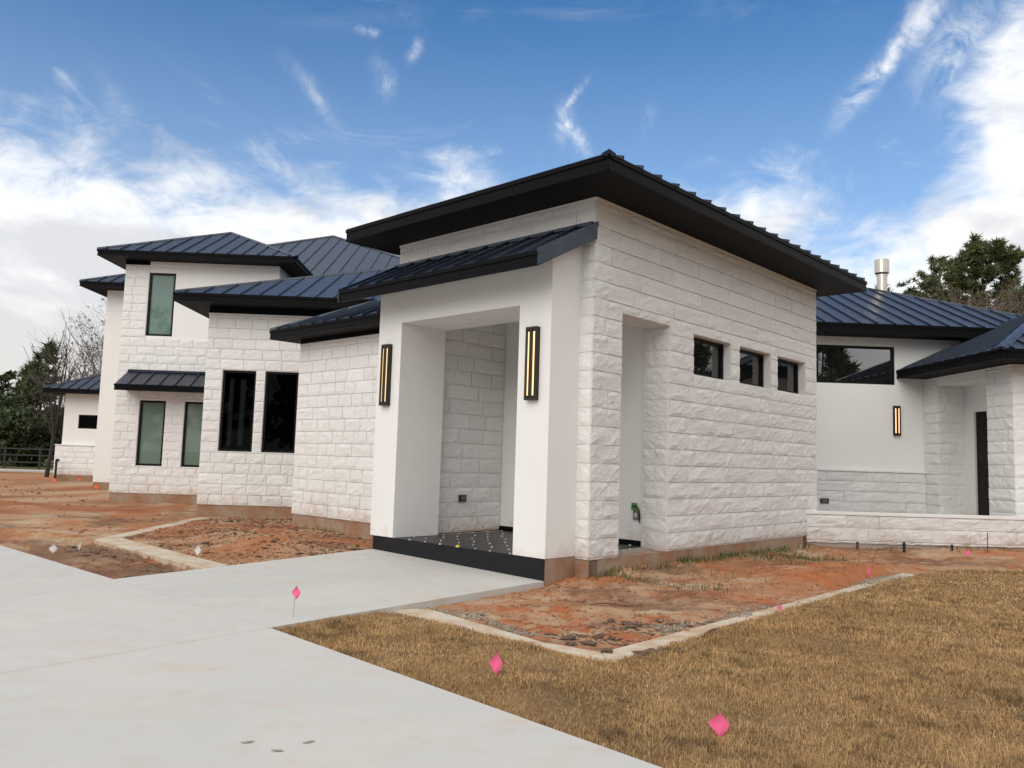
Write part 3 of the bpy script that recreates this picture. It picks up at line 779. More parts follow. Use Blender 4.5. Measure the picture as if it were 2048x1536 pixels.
# -- two-storey block
P1 = (-10.518, 23.082)
O1 = [(.69, 1.44, 4.71, 6.545), (.68, 1.41, 1.015, 2.862), (1.94, 2.67, 1.015, 2.862)]
w1 = wall(P1, X, NY, 0, 4.39, .24, 6.862, .3, O1, m_st, 'white_stucco', 'two storey wall, stone below and stucco above')
stones(w1, P1, X, NY, [(0, 4.39, .24, 4.665), (0, .69, 4.665, 6.76)], O1, .24, .28, .58, .75, 23, hide=lambda c: c[0] > 2.5)
window(P1, X, NY, *O1[0], 'pane_pale', .06, .03); window(P1, X, NY, *O1[1], 'pane_green', .06, .04); window(P1, X, NY, *O1[2], 'pane_green', .06, .04)
wall((P1[0] + 4.39, P1[1]), Y, X, .3, 7, .0, 6.86, .25); wall(P1, Y, NX, .3, 7, 0, 6.86, .25)
fd = MB(); fd.obox(P1, X, NY, .012, 4.38, -.4, -.014, -.3, .243); fd.obj('foundation', 'foundation', house)
tr = MB(); tr.obox(P1, X, NY, .70, 4.39, -.012, .014, 6.77, 6.863); tr.obj('frieze', 'white_stucco', house)
tr = MB(); tr.obox(P1, X, NY, 0, .69, -.014, .016, 6.762, 6.864); tr.obj('frieze', 'black_trim', house)

# -- stucco block behind it and the low far-left wing
PF = (-14.097, 29.631)
wall(PF, X, NY, 0, 4.5, .24, 7.25, .3); wall(PF, Y, NX, .3, 9, 0, 7.25, .3)
fd = MB(); fd.obox(PF, X, NY, .012, 4.4, -.4, -.014, -.3, .243); fd.obj('foundation', 'foundation', house)
PG = (-18.69, 36.2); OG = [(.64, 1.535, 2.29, 2.90)]
wall(PG, X, NY, 0, 6, 0, 3.82, .3, OG); wall(PG, Y, NX, .3, 8, 0, 3.82, .3)
window(PG, X, NY, *OG[0], 'pane_black', .05, .04)
gO = (-18.874, 36.03)
wg = wall(gO, X, NY, 0, 5, .24, 1.52, .18, (), m_st, 'painted_mortar', 'stone wainscot of the far left wing')
stones(wg, gO, X, NY, [(0, 5, .24, 1.53)], (), .26, .4, .85, .8, 24, hide=lambda c: c[0] > 1.8)
cp = MB(); cp.obox(gO, X, NY, -.02, 5, -.19, .03, 1.531, 1.57); cp.obj('coping', 'white_stucco', house)
fd = MB(); fd.obox(gO, X, NY, .02, 5, -.4, -.014, -.3, .243); fd.obj('foundation', 'foundation', house)

# -- right-hand body: stucco wall with a wide window, stone wainscot, side wing with a recessed door
YR = 19.5; PR = (4.2, YR); OR = [(8.10 - 4.2, 10.07 - 4.2, 3.635, 4.585)]
wall(PR, X, NY, 0, 9, 0, 4.80, .3, OR, 0, 'white_stucco', 'smooth stucco wall behind the patio wall')
window(PR, X, NY, *OR[0], 'pane_mirror', .06, .03, label='wide window that mirrors the sky and a pine')
wr = wall(PR, X, NY, 2.4, 6.58, .24, 1.50, .06, (), .062, 'painted_mortar', 'stone wainscot behind the patio wall')
stones(wr, (PR[0], YR - .075), X, NY, [(3.3, 6.56, .24, 1.475)], (), .26, .45, 1.1, 1.2, 31)
cp = MB(); cp.obox(PR, X, NY, 2.4, 6.57, .0, .115, 1.478, 1.525); cp.obj('coping', 'white_stucco', house)
QX = 10.78; Q0 = (QX, 16.12); OQ = [(.86, 2.74, .24, 3.575)]
wq = wall(Q0, Y, NX, 0, 3.38, .24, 3.78, .64, OQ, m_st, 'painted_mortar', 'side wing wall with the recessed door')
stones(wq, Q0, Y, NX, [(-.01, .86, .24, 3.74), (2.74, 3.36, .24, 3.74)], (), .24, .35, .9, 1.0, 32)
hd = MB(); hd.obox(Q0, Y, NX, .86, 2.74, -.01, .016, 3.576, 3.74); hd.obj('lintel', 'white_stucco', house)
jq = (QX, 18.86); wj = wall(jq, X, NY, .02, .64, .24, 3.57, .03, (), m_st, 'painted_mortar', 'stone reveal beside the recessed door')
stones(wj, jq, X, NY, [(.0, .63, .24, 3.57)], (), .24, .3, .62, 1.0, 33)
wall((QX + .645, 16.6), Y, NX, 0, 2.8, .24, 3.8, .15, [(.75, 1.90, .24, 2.95)], 0, 'white_stucco', 'recess wall around the black door')
dr = MB(); dr.obox((QX + .645, 16.6), Y, NX, .75, 1.90, -.10, -.05, .25, 2.95)
door = dr.obj('door', 'door_black', house)
dp = MB()
for s0, s1 in ((.83, 1.28), (1.37, 1.82)): dp.obox((QX + .645, 16.6), Y, NX, s0, s1, -.0499, -.035, .40, 2.80)
dp.obj('door_panel', 'door_black', door)
hn = MB(); hn.tube([(QX + .645 + .01, 16.6 + .82, 1.15), (QX + .645 - .0, 16.6 + .82, 1.45)], .012, 8); hn.obj('handle', 'black_pipe', door)
wq2 = wall(Q0, X, NY, .0, 5.5, .24, 3.78, .3, (), m_st - .001, 'painted_mortar', 'front wall of the right side wing')
stones(wq2, Q0, X, NY, [(0, 2.2, .24, 3.74)], (), .24, .35, .9, .9, 34)
tr = MB(); tr.obox(Q0, X, NY, 0, 5.5, -.01, .02, 3.742, 3.782); tr.obox(Q0, Y, NX, 0.0, 3.36, -.01, .0195, 3.743, 3.783); tr.obj('frieze', 'white_stucco', house)
pf = MB(); pf.box(5.9, 12, 15.6, 19.6, -.2, .25); pf.obj('patio_floor', 'concrete', house)

# -- roofs
def clip(poly, ax, val, keep_greater):
    out = []
    for i in range(len(poly)):
        p, q = poly[i], poly[(i + 1) % len(poly)]
        ip = (p[ax] >= val) if keep_greater else (p[ax] <= val); iq = (q[ax] >= val) if keep_greater else (q[ax] <= val)
        if ip: out.append(p)
        if ip != iq:
            t = (val - p[ax]) / (q[ax] - p[ax]); out.append((p[0] + (q[0] - p[0]) * t, p[1] + (q[1] - p[1]) * t))
    return out
class Slope:
    def __init__(s, p0, e, n, pitch, poly):
        s.p0 = Vector(p0); s.e = Vector((*e, 0)); s.n = Vector((*n, 0)); s.pitch = pitch; s.poly = poly
        s.N = (Vector((0, 0, 1)) - s.n * pitch).normalized()
    def P(s, a, t, h=0): return s.p0 + s.e * a + s.n * t + Vector((0, 0, s.pitch * t)) + s.N * h
    def deck(s, m, th=.05):
        k = len(s.poly); m.add([s.P(a, t, -th) for a, t in s.poly] + [s.P(a, t, 0) for a, t in s.poly], [tuple(range(k))[::-1], tuple(range(k, 2 * k))] + [(i, (i + 1) % k, k + (i + 1) % k, k + i) for i in range(k)])
    def sheets(s, part, sp=.43, off=0.0, seam_h=.05, lip=.03, amin=None, amax=None):
        a0 = min(p[0] for p in s.poly); a1 = max(p[0] for p in s.poly)
        if amin is not None: a0 = max(a0, amin)
        if amax is not None: a1 = min(a1, amax)
        cuts = [a0] + [c for c in np.arange(a0 + off, a1, sp) if c > a0 + .05 and c < a1 - .05] + [a1]
        for x0, x1 in zip(cuts[:-1], cuts[1:]):
            pl = clip(clip(s.poly, 0, x0 + .002, True), 0, x1 - .002, False)
            if len(pl) < 3: continue
            k = len(pl); m = MB()
            dz = rnd.uniform(0, .004)
            m.add([s.P(a, t, .001) for a, t in pl] + [s.P(a, t, .010 + dz) for a, t in pl], [tuple(range(k))[::-1], tuple(range(k, 2 * k))] + [(i, (i + 1) % k, k + (i + 1) % k, k + i) for i in range(k)])
            m.obj('roof_sheet', 'roof_metal', part)
        for c in cuts[1:-1]:
            ts = []
            for i in range(len(s.poly)):
                p, q = s.poly[i], s.poly[(i + 1) % len(s.poly)]
                if (p[0] - c) * (q[0] - c) < 0 or p[0] == c: ts.append(p[1] + (q[1] - p[1]) * ((c - p[0]) / (q[0] - p[0]) if q[0] != p[0] else 0))
            if len(ts) < 2: continue
            t0, t1 = min(ts), max(ts)
            if t1 - t0 < .08: continue
            if t0 < .01: t0 -= lip
            w = .017; m = MB()
            m.hexa([s.P(c - w, t0, 0), s.P(c + w, t0, 0), s.P(c + w, t1, 0), s.P(c - w, t1, 0), s.P(c - w * .7, t0, seam_h), s.P(c + w * .7, t0, seam_h), s.P(c + w * .7, t1, seam_h), s.P(c - w * .7, t1, seam_h)])
            m.obj('seam', 'roof_metal', part)
def fascia(part, p, q, zb, zt, outn):
    """fascia board with a drip edge; p, q plan points of the eave line"""
    d = (Vector(q) - Vector(p)); L = d.length; d = d.normalized()
    m = MB(); m.obox(p, d, outn, 0, L, -.03, -.004, zb - .004, zt - .055)
    m.obox(p, d, outn, -.012, L + .012, -.03, .012, zt - .055, zt - .004)
    m.obox(p, d, outn, -.004, L + .004, -.03, .002, zb - .006, zb + .026)
    return m.obj('fascia', 'black_trim', part)
def soffit(part, poly, z):
    m = MB(); m.prism(poly, z, z + .02); return m.obj('soffit', 'soffit_board', part)
def cap(part, p, q, w=.17, name='hip_cap', h=.035):
    p = Vector(p); q = Vector(q); t = (q - p).normalized(); sd = t.cross(Vector((0, 0, 1))).normalized(); u = sd.cross(t)
    m = MB(); a = sd * w / 2; dn = u * (-.03)
    pr = [-a + dn, a + dn, a + dn + u * .03, u * (.02 + h), -a + dn + u * .03]
    m.add([p + x for x in pr] + [q + x for x in pr], [(0, 1, 2, 3, 4), (9, 8, 7, 6, 5)] + [(i, (i + 1) % 5, 5 + (i + 1) % 5, 5 + i) for i in range(5)])
    return m.obj(name, 'roof_metal', part)
def roof_part(slopes, label):
    m = MB()
    for s in slopes: s.deck(m)
    r = m.obj('roof', 'roof_metal', house); r['label'] = label; return r
def hip_roof(P, d1, d2, Wd, Lg, zs, zt, pitch, label, show, sp=.43, caps=(0, 1), fas=(0, 1)):
    """P corner, d1 across (width Wd), d2 along (Lg >= Wd). slopes 0 front (eave along d1), 1 right (eave along d2 at Wd), 2 back, 3 left"""
    v = lambda a, b: (P[0] + d1[0] * a + d2[0] * b, P[1] + d1[1] * a + d2[1] * b)
    n1 = (-d1[0], -d1[1]); n2 = (-d2[0], -d2[1]); H = Wd / 2
    sl = [Slope((*v(0, 0), zt), d1, d2, pitch, [(0, 0), (Wd, 0), (H, H)]),
          Slope((*v(Wd, 0), zt), d2, n1, pitch, [(0, 0), (Lg, 0), (Lg - H, H), (H, H)]),
          Slope((*v(Wd, Lg), zt), n1, n2, pitch, [(0, 0), (Wd, 0), (H, H)]),
          Slope((*v(0, Lg), zt), n2, d1, pitch, [(0, 0), (Lg, 0), (Lg - H, H), (H, H)])]
    r = roof_part(sl, label)
    for k in show: sl[k].sheets(r, sp, sp * .5)
    cs = [v(0, 0), v(Wd, 0), v(Wd, Lg), v(0, Lg)]; outs = [n2, d1, d2, n1]
    for k in fas: fascia(r, cs[k], cs[(k + 1) % 4], zs, zt, outs[k])
    soffit(r, cs, zs)
    pk = v(H, H); pk = (*pk, zt + pitch * H)
    ends = [((*cs[0], zt), pk), ((*cs[1], zt), pk)]
    for k in caps: cap(r, *ends[k])
    p2 = (*v(H, Lg - H), zt + pitch * H)
    if Lg > Wd + .3: cap(r, pk, p2, name='ridge_cap')
    return r, sl
r_t, sl_t = hip_roof(uv(-.75, -.75), A, B, 5.42, 8.62, 5.056, 5.25, .30, 'low hip roof of the entry tower', (), .43, (0,), (0, 3, 1))
sl_t[0].sheets(r_t, .43, .2, .004, .0); sl_t[3].sheets(r_t, .43, .2, .046, .03)
# shed canopy over the portal
def shed_roof():
    U0, U1, V0, sp_ = 0.0, 4.18, -1.125, .532
    s = Slope(uvz(U0, V0, 4.084), A, B, sp_, [(0, 0), (U1, 0), (U1, 1.11), (0, 1.11)])
    m = MB(); m.add([tuple(s.P(a, t, 0)) for a, t in s.poly] + [uvz(U0, V0, 3.90), uvz(U1, V0, 3.90), uvz(U1, -.012, 4.47), uvz(U0, -.012, 4.47)], [(0, 1, 2, 3), (7, 6, 5, 4), (0, 4, 5, 1), (1, 5, 6, 2), (2, 6, 7, 3), (3, 7, 4, 0)])
    r = m.obj('roof', 'soffit_board', house); r['label'] = 'shed canopy over the entry portal'
    s.sheets(r, .43, .25, .045)
    fascia(r, uv(U0, V0 - .03), uv(U1, V0 - .03), 3.90, 4.085, NB_)
    for u, nn in ((U0, NA), (U1, A)):
        g = MB(); o = -.03 if u == 0 else .03
        g.hexa([uvz(u, V0 - .04, 3.893), uvz(u + o, V0 - .04, 3.893), uvz(u + o, -.005, 4.472), uvz(u, -.005, 4.472), uvz(u, V0 - .04, 4.10), uvz(u + o, V0 - .04, 4.10), uvz(u + o, -.005, 4.70), uvz(u, -.005, 4.70)])
        g.obj('gable_trim', 'roof_metal', r)
        g = MB(); o2 = o * 1.6
        g.hexa([uvz(u, V0 - .045, 4.04), uvz(u + o2, V0 - .045, 4.04), uvz(u + o2, -.004, 4.64), uvz(u, -.004, 4.64), uvz(u, V0 - .045, 4.11), uvz(u + o2, V0 - .045, 4.11), uvz(u + o2, -.004, 4.715), uvz(u, -.004, 4.715)])
        g.obj('gable_trim', 'roof_metal', r)
    f = MB(); f.obox(C0, A, NB_, 0, U1 - .02, .02, .10, 4.655, 4.70); f.obj('flashing', 'roof_metal', r)
shed_roof()
# stone wing roof
wt = (W0[0] + A[0] * .47 - B[0] * .47, W0[1] + A[1] * .47 - B[1] * .47)
s_f = Slope((*wt, 4.08), NA, B, .45, [(0, 0), (4.85, 0), (4.85, 3.0), (3.0, 3.0)]); s_l = Slope((*wt, 4.08), B, NA, .45, [(0, 0), (3.0, 3.0), (6.0, 3.0), (6.0, 0)])
r_w = roof_part([s_f, s_l], 'hip roof of the left stone wing'); s_f.sheets(r_w, .43, .3)
wend = (wt[0] + NA[0] * 4.85, wt[1] + NA[1] * 4.85)
fascia(r_w, wt, wend, 3.90, 4.08, NB_); fascia(r_w, wt, (wt[0] + B[0] * 3, wt[1] + B[1] * 3), 3.90, 4.08, A)
soffit(r_w, [wt, wend, (wend[0] + B[0] * 2.8, wend[1] + B[1] * 2.8), (wt[0] + B[0] * 3, wt[1] + B[1] * 3)], 3.90)
cap(r_w, s_f.P(0, 0), s_f.P(3.0, 3.0), .14)
# main left roof over the dark windows
mt = (-7.31, 18.54)
s_f = Slope((*mt, 5.11), X, Y, .40, [(0, 0), (8.6, 0), (8.6, 5.6), (5.6, 5.6)]); s_l = Slope((*mt, 5.11), Y, X, .40, [(0, 0), (5.6, 5.6), (7, 5.6), (7, 0)])
r_m = roof_part([s_f, s_l], 'hip roof over the two tall black windows'); s_f.sheets(r_m, .43, .25, amax=7.2)
fascia(r_m, mt, (1.2, mt[1]), 4.92, 5.11, NY); fascia(r_m, mt, (mt[0], 23.0), 4.92, 5.11, NX)
soffit(r_m, [mt, (1.2, mt[1]), (1.2, 21), (mt[0], 21)], 4.92); cap(r_m, s_f.P(0, 0), s_f.P(5.6, 5.6), .15)
# two-storey roof, the block behind, the tall peak, the far wing
hip_roof((-11.08, 22.52), X, Y, 5.54, 8.0, 6.866, 7.03, .489, 'hip roof of the two storey block', (0,), .425, (0, 1), (0, 1, 3))
hip_roof((-14.78, 28.95), X, Y, 6.0, 9.0, 7.252, 7.42, .48, 'small hip roof behind the two storey block', (0,), .43, (0,), (0, 3))
pk = Vector((-6.43, 32.0, 10.252)); t_ = 6.7
s_f = Slope((pk.x - t_, pk.y - t_, pk.z - .5 * t_), X, Y, .5, [(1.6, 0), (2 * t_, 0), (t_, t_), (1.6, 1.6)])
s_r = Slope((pk.x + t_, pk.y - t_, pk.z - .5 * t_), Y, NX, .5, [(0, 0), (2 * t_, 0), (t_, t_)])
r_p = roof_part([s_f, s_r], 'tallest peaked roof rising behind the others'); s_f.sheets(r_p, .47, .2, amin=2.2, amax=11.2)
cap(r_p, s_f.P(1.6, 1.6), pk, .22); cap(r_p, s_f.P(2 * t_, 0), pk, .22)
wall((pk.x - 4.4, pk.y - 5.4), X, NY, 0, 9.5, 0, 6.8, .3)
hip_roof((-19.34, 35.50), X, Y, 8.0, 9.0, 3.822, 3.985, .478, 'low hip roof of the far left wing', (0,), .43, (0,), (0, 3))
# right-hand main roof
s_f = Slope((4.0, 18.88, 5.03), X, Y, .44, [(0, 0), (11.1, 0), (5.6, 5.5), (0, 5.5)]); s_r = Slope((15.1, 18.88, 5.03), Y, NX, .44, [(0, 0), (11, 0), (5.5, 5.5)])
s_b = Slope((15.1, 29.88, 5.03), NX, NY, .44, [(0, 0), (5.5, 5.5), (11.1, 5.5), (11.1, 0)])
r_r = roof_part([s_f, s_r, s_b], 'long hip roof right of the tower'); s_f.sheets(r_r, .435, .3, amin=3.3, amax=10.9)
fascia(r_r, (4.3, 18.88), (15.1, 18.88), 4.78, 5.03, NY)
soffit(r_r, [(4.3, 18.88), (15.1, 18.88), (15.1, 21), (4.3, 21)], 4.80); cap(r_r, s_f.P(11.1, 0), s_f.P(5.6, 5.5), .16); cap(r_r, s_f.P(5.6, 5.5), s_f.P(0, 5.5), .16, 'ridge_cap')
wall((4.2, YR), Y, NX, 4, 9, 0, 4.7, .3)
# side wing roof on the far right
qt = (10.11, 15.45)
s_l = Slope((*qt, 3.99), Y, X, .47, [(0, 0), (3.2, 3.2), (4.05, 3.2), (4.05, 0)]); s_f = Slope((*qt, 3.99), X, Y, .47, [(0, 0), (6.4, 0), (3.2, 3.2)])
s_l2 = Slope((*qt, 3.99), Y, X, .47, [(4.05, 1.6), (4.05, 3.2), (7, 3.2), (7, 1.6)])
r_q = roof_part([s_l, s_f, s_l2], 'hip roof of the right side wing'); s_l.sheets(r_q, .43, .25); s_f.sheets(r_q, .43, .25)
fascia(r_q, qt, (qt[0], YR - .005), 3.80, 3.99, NX); fascia(r_q, qt, (16.5, qt[1]), 3.80, 3.99, NY)
soffit(r_q, [qt, (16.5, qt[1]), (16.5, YR - .01), (qt[0], YR - .01)], 3.802); cap(r_q, s_f.P(0, 0), s_f.P(3.2, 3.2), .26)
# awning over the lower windows
def awning():
    s0, s1, pr = .296, 3.05, .77
    p0 = (P1[0] + s0, P1[1] - pr); s = Slope((*p0, 3.235), X, Y, .57, [(0, 0), (s1 - s0, 0), (s1 - s0, pr - .02), (0, pr - .02)])
    m = MB(); L = s1 - s0
    m.add([tuple(s.P(a, t)) for a, t in s.poly] + [(p0[0], p0[1], 3.08), (p0[0] + L, p0[1], 3.08), (p0[0] + L, P1[1] - .03, 3.12), (p0[0], P1[1] - .03, 3.12)], [(0, 1, 2, 3), (7, 6, 5, 4), (0, 4, 5, 1), (1, 5, 6, 2), (2, 6, 7, 3), (3, 7, 4, 0)])
    a = m.obj('awning', 'black_trim', house); a['label'] = 'small metal awning over two green windows'
    s.sheets(a, .42, .36, .045); fascia(a, (p0[0], p0[1] - .03), (p0[0] + L, p0[1] - .03), 3.08, 3.245, NY)
    f = MB(); f.obox(P1, X, NY, s0 + .02, s1, .026, .09, 3.655, 3.72); f.obj('flashing', 'roof_metal', a)
awning()
# metal flue
def flue():
    x, y = 11.53, 23.0
    m = MB(); m.tube([(x, y, 6.1), (x, y, 7.3)], .145, 20)
    f = m.obj('flue', 'steel', house, smooth=False)
    for z in (6.98, 7.10): pass
    c = MB(); c.tube([(x, y, 7.27), (x, y, 7.32), (x, y, 7.325), (x, y, 7.71), (x, y, 7.73)], [.15, .19, .205, .205, .19], 20)
    c.obj('flue_cap', 'steel', f)
    b = MB(); b.tube([(x, y, 7.24), (x, y, 7.275)], .158, 20); b.obj('collar', 'steel', f)
flue()
flush_stones(STONES, 300)

# ------------------------------------------------------------------ patio wall (a thing of its own)
PW = (6.13, 15.246)
patio = empty('patio_wall', (PW[0], PW[1], 0), 'low white stone patio wall with a smooth white cap right of the entry tower', 'wall')
m = MB(); panel(m, PW, X, NY, 0.02, 8, .12, .655, .28, (), m_st); pw = m.obj('wall_core', 'painted_mortar', patio)
pst = []
stones(patio, PW, X, NY, [(0, 8, .115, .655)], (), .17, .6, 1.35, 1.3, 41, store=pst); flush_stones(pst, 60)
m = MB(); m.obox(PW, X, NY, -.03, 8, -.29, .03, .656, .705); m.obj('cap', 'white_stucco', patio)
m = MB(); m.obox(PW, X, NY, .02, 8, -.27, -.012, -.3, .118); m.obj('footing', 'footing_grey', patio)

# ------------------------------------------------------------------ wall sconces
def sconce(name, O, d, n, sc, zc, w, h, label, strip_mat='lamp_strip', face=0.0):
    p = (O[0] + d[0] * sc + n[0] * face, O[1] + d[1] * sc + n[1] * face)
    r = empty(name, (*p, zc), label, 'wall lamp', 'tall bronze wall sconces')
    b = MB(); b.obox(p, d, n, -w / 2, w / 2, 0.0, .025, zc - h / 2, zc + h / 2); b.obj('back_plate', 'bronze', r)
    f = MB(); t = .026
    f.obox(p, d, n, -w / 2, -w / 2 + t, .0251, .075, zc - h / 2, zc + h / 2); f.obox(p, d, n, w / 2 - t, w / 2, .0251, .075, zc - h / 2, zc + h / 2)
    f.obox(p, d, n, -w / 2 + t, w / 2 - t, .0251, .075, zc + h / 2 - .04, zc + h / 2); f.obox(p, d, n, -w / 2 + t, w / 2 - t, .0251, .075, zc - h / 2, zc - h / 2 + .04)
    f.obox(p, d, n, -.020, .020, .0251, .082, zc - h / 2 + .04, zc + h / 2 - .04)
    f.obj('frame', 'bronze', r)
    for sg in (-1, 1):
        l = MB(); c = sg * w * .235; l.obox(p, d, n, c - w * .11, c + w * .11, .0251, .055, zc - h / 2 + .06, zc + h / 2 - .06); l.obj('light_strip', strip_mat, r)
K0 = uv(.2266, -.606)
sconce('wall_sconce', K0, A, NB_, 3.345, 2.76, .19, .96, 'bronze wall sconce on the left column of the entry portal')
sconce('wall_sconce', K0, A, NB_, .278, 2.76, .19, .96, 'bronze wall sconce on the right column of the entry portal')
sconce('wall_sconce', PR, X, NY, 10.085 - 4.2, 2.75, .165, .73, 'glowing bronze wall sconce on the smooth wall above the patio wall', 'lamp_strip_bright')

# ------------------------------------------------------------------ outlets, box with green tag, tile clips
def outlet(O, d, n, s, z, face, label, w=.15, h=.11):
    p = (O[0] + d[0] * s + n[0] * face, O[1] + d[1] * s + n[1] * face)
    r = empty('electrical_outlet', (*p, z), label, 'outlet')
    b = MB(); b.obox(p, d, n, -w / 2, w / 2, 0, .035, -h / 2 + z, h / 2 + z); b.obj('cover', 'outlet_dark', r)
    b = MB(); b.obox(p, d, n, -w * .28, w * .28, .0351, .045, z - h * .26, z + h * .26); b.obj('face_plate', 'outlet_grey', r)
outlet(pO, B, NA, .66, .835, .018, 'dark outlet box low on the stone wall inside the porch')
outlet((PR[0], YR - .075), X, NY, 8.24 - 4.2, .745, .02, 'dark outlet box low on the stone wainscot behind the patio wall', .2, .12)
jb = empty('junction_box', uvz(.57, 1.92, .8), 'small metal box with green tag and black conduit on the porch back wall', 'junction box')
bO = uv(0, 1.92)
m = MB(); m.obox(bO, A, NB_, .53, .63, .0, .03, .655, .80); m.obj('box', 'outlet_grey', jb)
m = MB(); m.obox(bO, A, NB_, .555, .60, .0301, .04, .69, .76); m.obj('cover', 'clip_white', jb)
m = MB(); m.obox(bO, A, NB_, .555, .66, .031, .035, .80, .905); m.obj('tag', 'tag_green', jb)
P = lambda u, q, z: (bO[0] + A[0] * u + NB_[0] * q, bO[1] + A[1] * u + NB_[1] * q, z)
m = MB(); m.tube([P(.63, .05, .86), P(.58, .06, .865), P(.53, .055, .84), P(.505, .05, .79), P(.50, .04, .70), P(.515, .03, .62)], .011, 6); m.obj('conduit', 'black_pipe', jb)

cl = MB()
cl.box(-.018, .018, -.006, .006, 0, .012); cl.hexa([(-.014, -.010, .012), (.014, -.010, .012), (.014, .010, .012), (-.014, .010, .012), (-.009, -.007, .024), (.009, -.007, .024), (.009, .007, .024), (-.009, .007, .024)])
clip_me = bpy.data.meshes.new('tile_clip'); clip_me.from_pydata(cl.v, [], cl.f); clip_me.materials.append(MAT['clip_white'])
for iu in range(0, 8):
    for iv in range(0, 8):
        if rnd.random() < .06: continue
        u = CU0 + iu * CP + rnd.uniform(-.02, .02); v = CV0 + iv * CP * .98 + .03 + rnd.uniform(-.02, .02)
        if u > 3.2 or v > 1.85: continue
        o = link('tile_clip', clip_me); o.location = uvz(u, v, .2725); o.rotation_euler = (0, 0, RA(45 + rnd.choice((0, 90))) + rnd.uniform(-.3, .3)); sc = rnd.uniform(.7, .9); o.scale = (sc, sc, sc)
        tag(o, 'small white tile levelling clip standing on the dark porch floor', 'tile clip', 'tile levelling clips on the porch floor')
for u, v in ((.58, 1.75), (.72, 1.55), (.62, 1.2), (.75, 1.0), (.55, .85), (.30, 1.35), (.2, 1.05)):
    o = link('tile_clip', clip_me); o.location = uvz(u, v, .2725 if u > .46 else .2595); o.rotation_euler = (0, 0, rnd.uniform(0, 3))
    tag(o, 'small white tile levelling clip standing on the dark porch floor', 'tile clip', 'tile levelling clips on the porch floor')
m = MB(); m.tube([(0, 0, 0), (0, 0, .012), (0, 0, .03)], [.03, .034, .012], 10); o = m.obj('clip_cap', 'clip_yellow'); o.location = uvz(1.80, -.63, .2725)
tag(o, 'single yellow tile cap among the white clips on the porch floor', 'tile cap')

# ------------------------------------------------------------------ marker flags
def gz(x, y): return float(ground_height(np.array([x]), np.array([y]))[0])
def flag(x, y, mat, label, group, h=.27, fw=.085, fh=.15, yaw=0.0, lean=0.0, z=None, fold=.25):
    z = gz(x, y) if z is None else z
    r = empty('marker_flag', (x, y, z), label, 'flag', group, world=False, rz=yaw)
    w = MB(); w.tube([(0, 0, -.03), (lean * .4, 0, h * .5), (lean, 0, h)], .0022, 5); w.obj('wire', 'flag_wire', r)
    m = MB(); n = 5; top = Vector((lean, 0, h)); V = []; Fc = []
    # diamond sheet hanging from its upper corner, folded along the vertical diagonal
    rows = 6
    for j in range(rows + 1):
        t = j / rows; half = fw / 2 * (t / .52 if t < .52 else (1 - t) / .48)
        for i, sx in enumerate((-1, -.5, 0, .5, 1)):
            V.append((top.x + half * sx + .004, -.009 + abs(sx) * half * fold + .006 * math.sin(5 * t + sx * 2), top.z - fh * t - .012 * (sx > .6) * (t > .5)))
    nv = len(V)
    V += [(x_, y_ + .0012, z_) for x_, y_, z_ in V]
    for j in range(rows):
        for i in range(4):
            a = j * 5 + i; Fc.append((a, a + 1, a + 6, a + 5)); Fc.append((nv + a, nv + a + 5, nv + a + 6, nv + a + 1))
    m.add(V, Fc); m.obj('flag_sheet', mat, r, fix=False, smooth=True)
    return r
PG_ = 'pink marker flags around the lawn'
flag(-1.71, 7.60, 'flag_pink', 'pink marker flag on a tall bare wire at the edge of the concrete walkway', PG_, .285, .085, .115, .2, .01, 0.0)
flag(.12, 5.85, 'flag_pink', 'pink diamond marker flag in the dry lawn beside the driveway', PG_, .175, .10, .155, .1)
flag(1.36, 4.65, 'flag_pink', 'largest pink marker flag, nearest the camera in the dry lawn', PG_, .15, .125, .135, -.15, .004, None, .5)
flag(3.25, 8.80, 'flag_pink', 'crumpled pink marker flag at the pale edging strip of the right bed', PG_, .14, .085, .135, .7, .01, None, .9)
flag(5.62, 11.68, 'flag_pink', 'narrow leaning pink marker flag on the red soil beside the gravel heap', PG_, .20, .075, .17, 1.1, .03, None, 1.2)
flag(8.76, 14.46, 'flag_pink', 'small pink marker flag at the foot of the patio wall', PG_, .15, .12, .13, .3)
WG_ = 'white marker flags in the left bed'
flag(-6.38, 12.35, 'flag_white', 'left one of the two white marker flags close together beyond the driveway', WG_, .17, .12, .14, .4)
flag(-6.15, 12.62, 'flag_white', 'narrower right one of the two white marker flags close together', WG_, .20, .075, .16, 1.0, .02)
flag(-3.83, 11.09, 'flag_white', 'lone white marker flag on a wire at the left edging strip', WG_, .24, .085, .15, .5, .01, 0.0)
OG_ = 'orange marker flags in front of the far left wing'
flag(-17.12, 32.82, 'flag_orange', 'orange marker flag left of the black standpipe', OG_, .22, .20, .2, .2)
flag(-17.0, 34.6, 'flag_orange', 'orange marker flag below the wainscot right of the black standpipe', OG_, .24, .22, .22, .6)
flag(-16.6, 35.6, 'flag_orange', 'orange marker flag close against the brown footing of the far left wing', OG_, .3, .2, .2, .1)
flag(-13.84, 29.4, 'flag_orange', 'orange marker flag in front of the narrow stucco block', OG_, .24, .2, .22, .3)

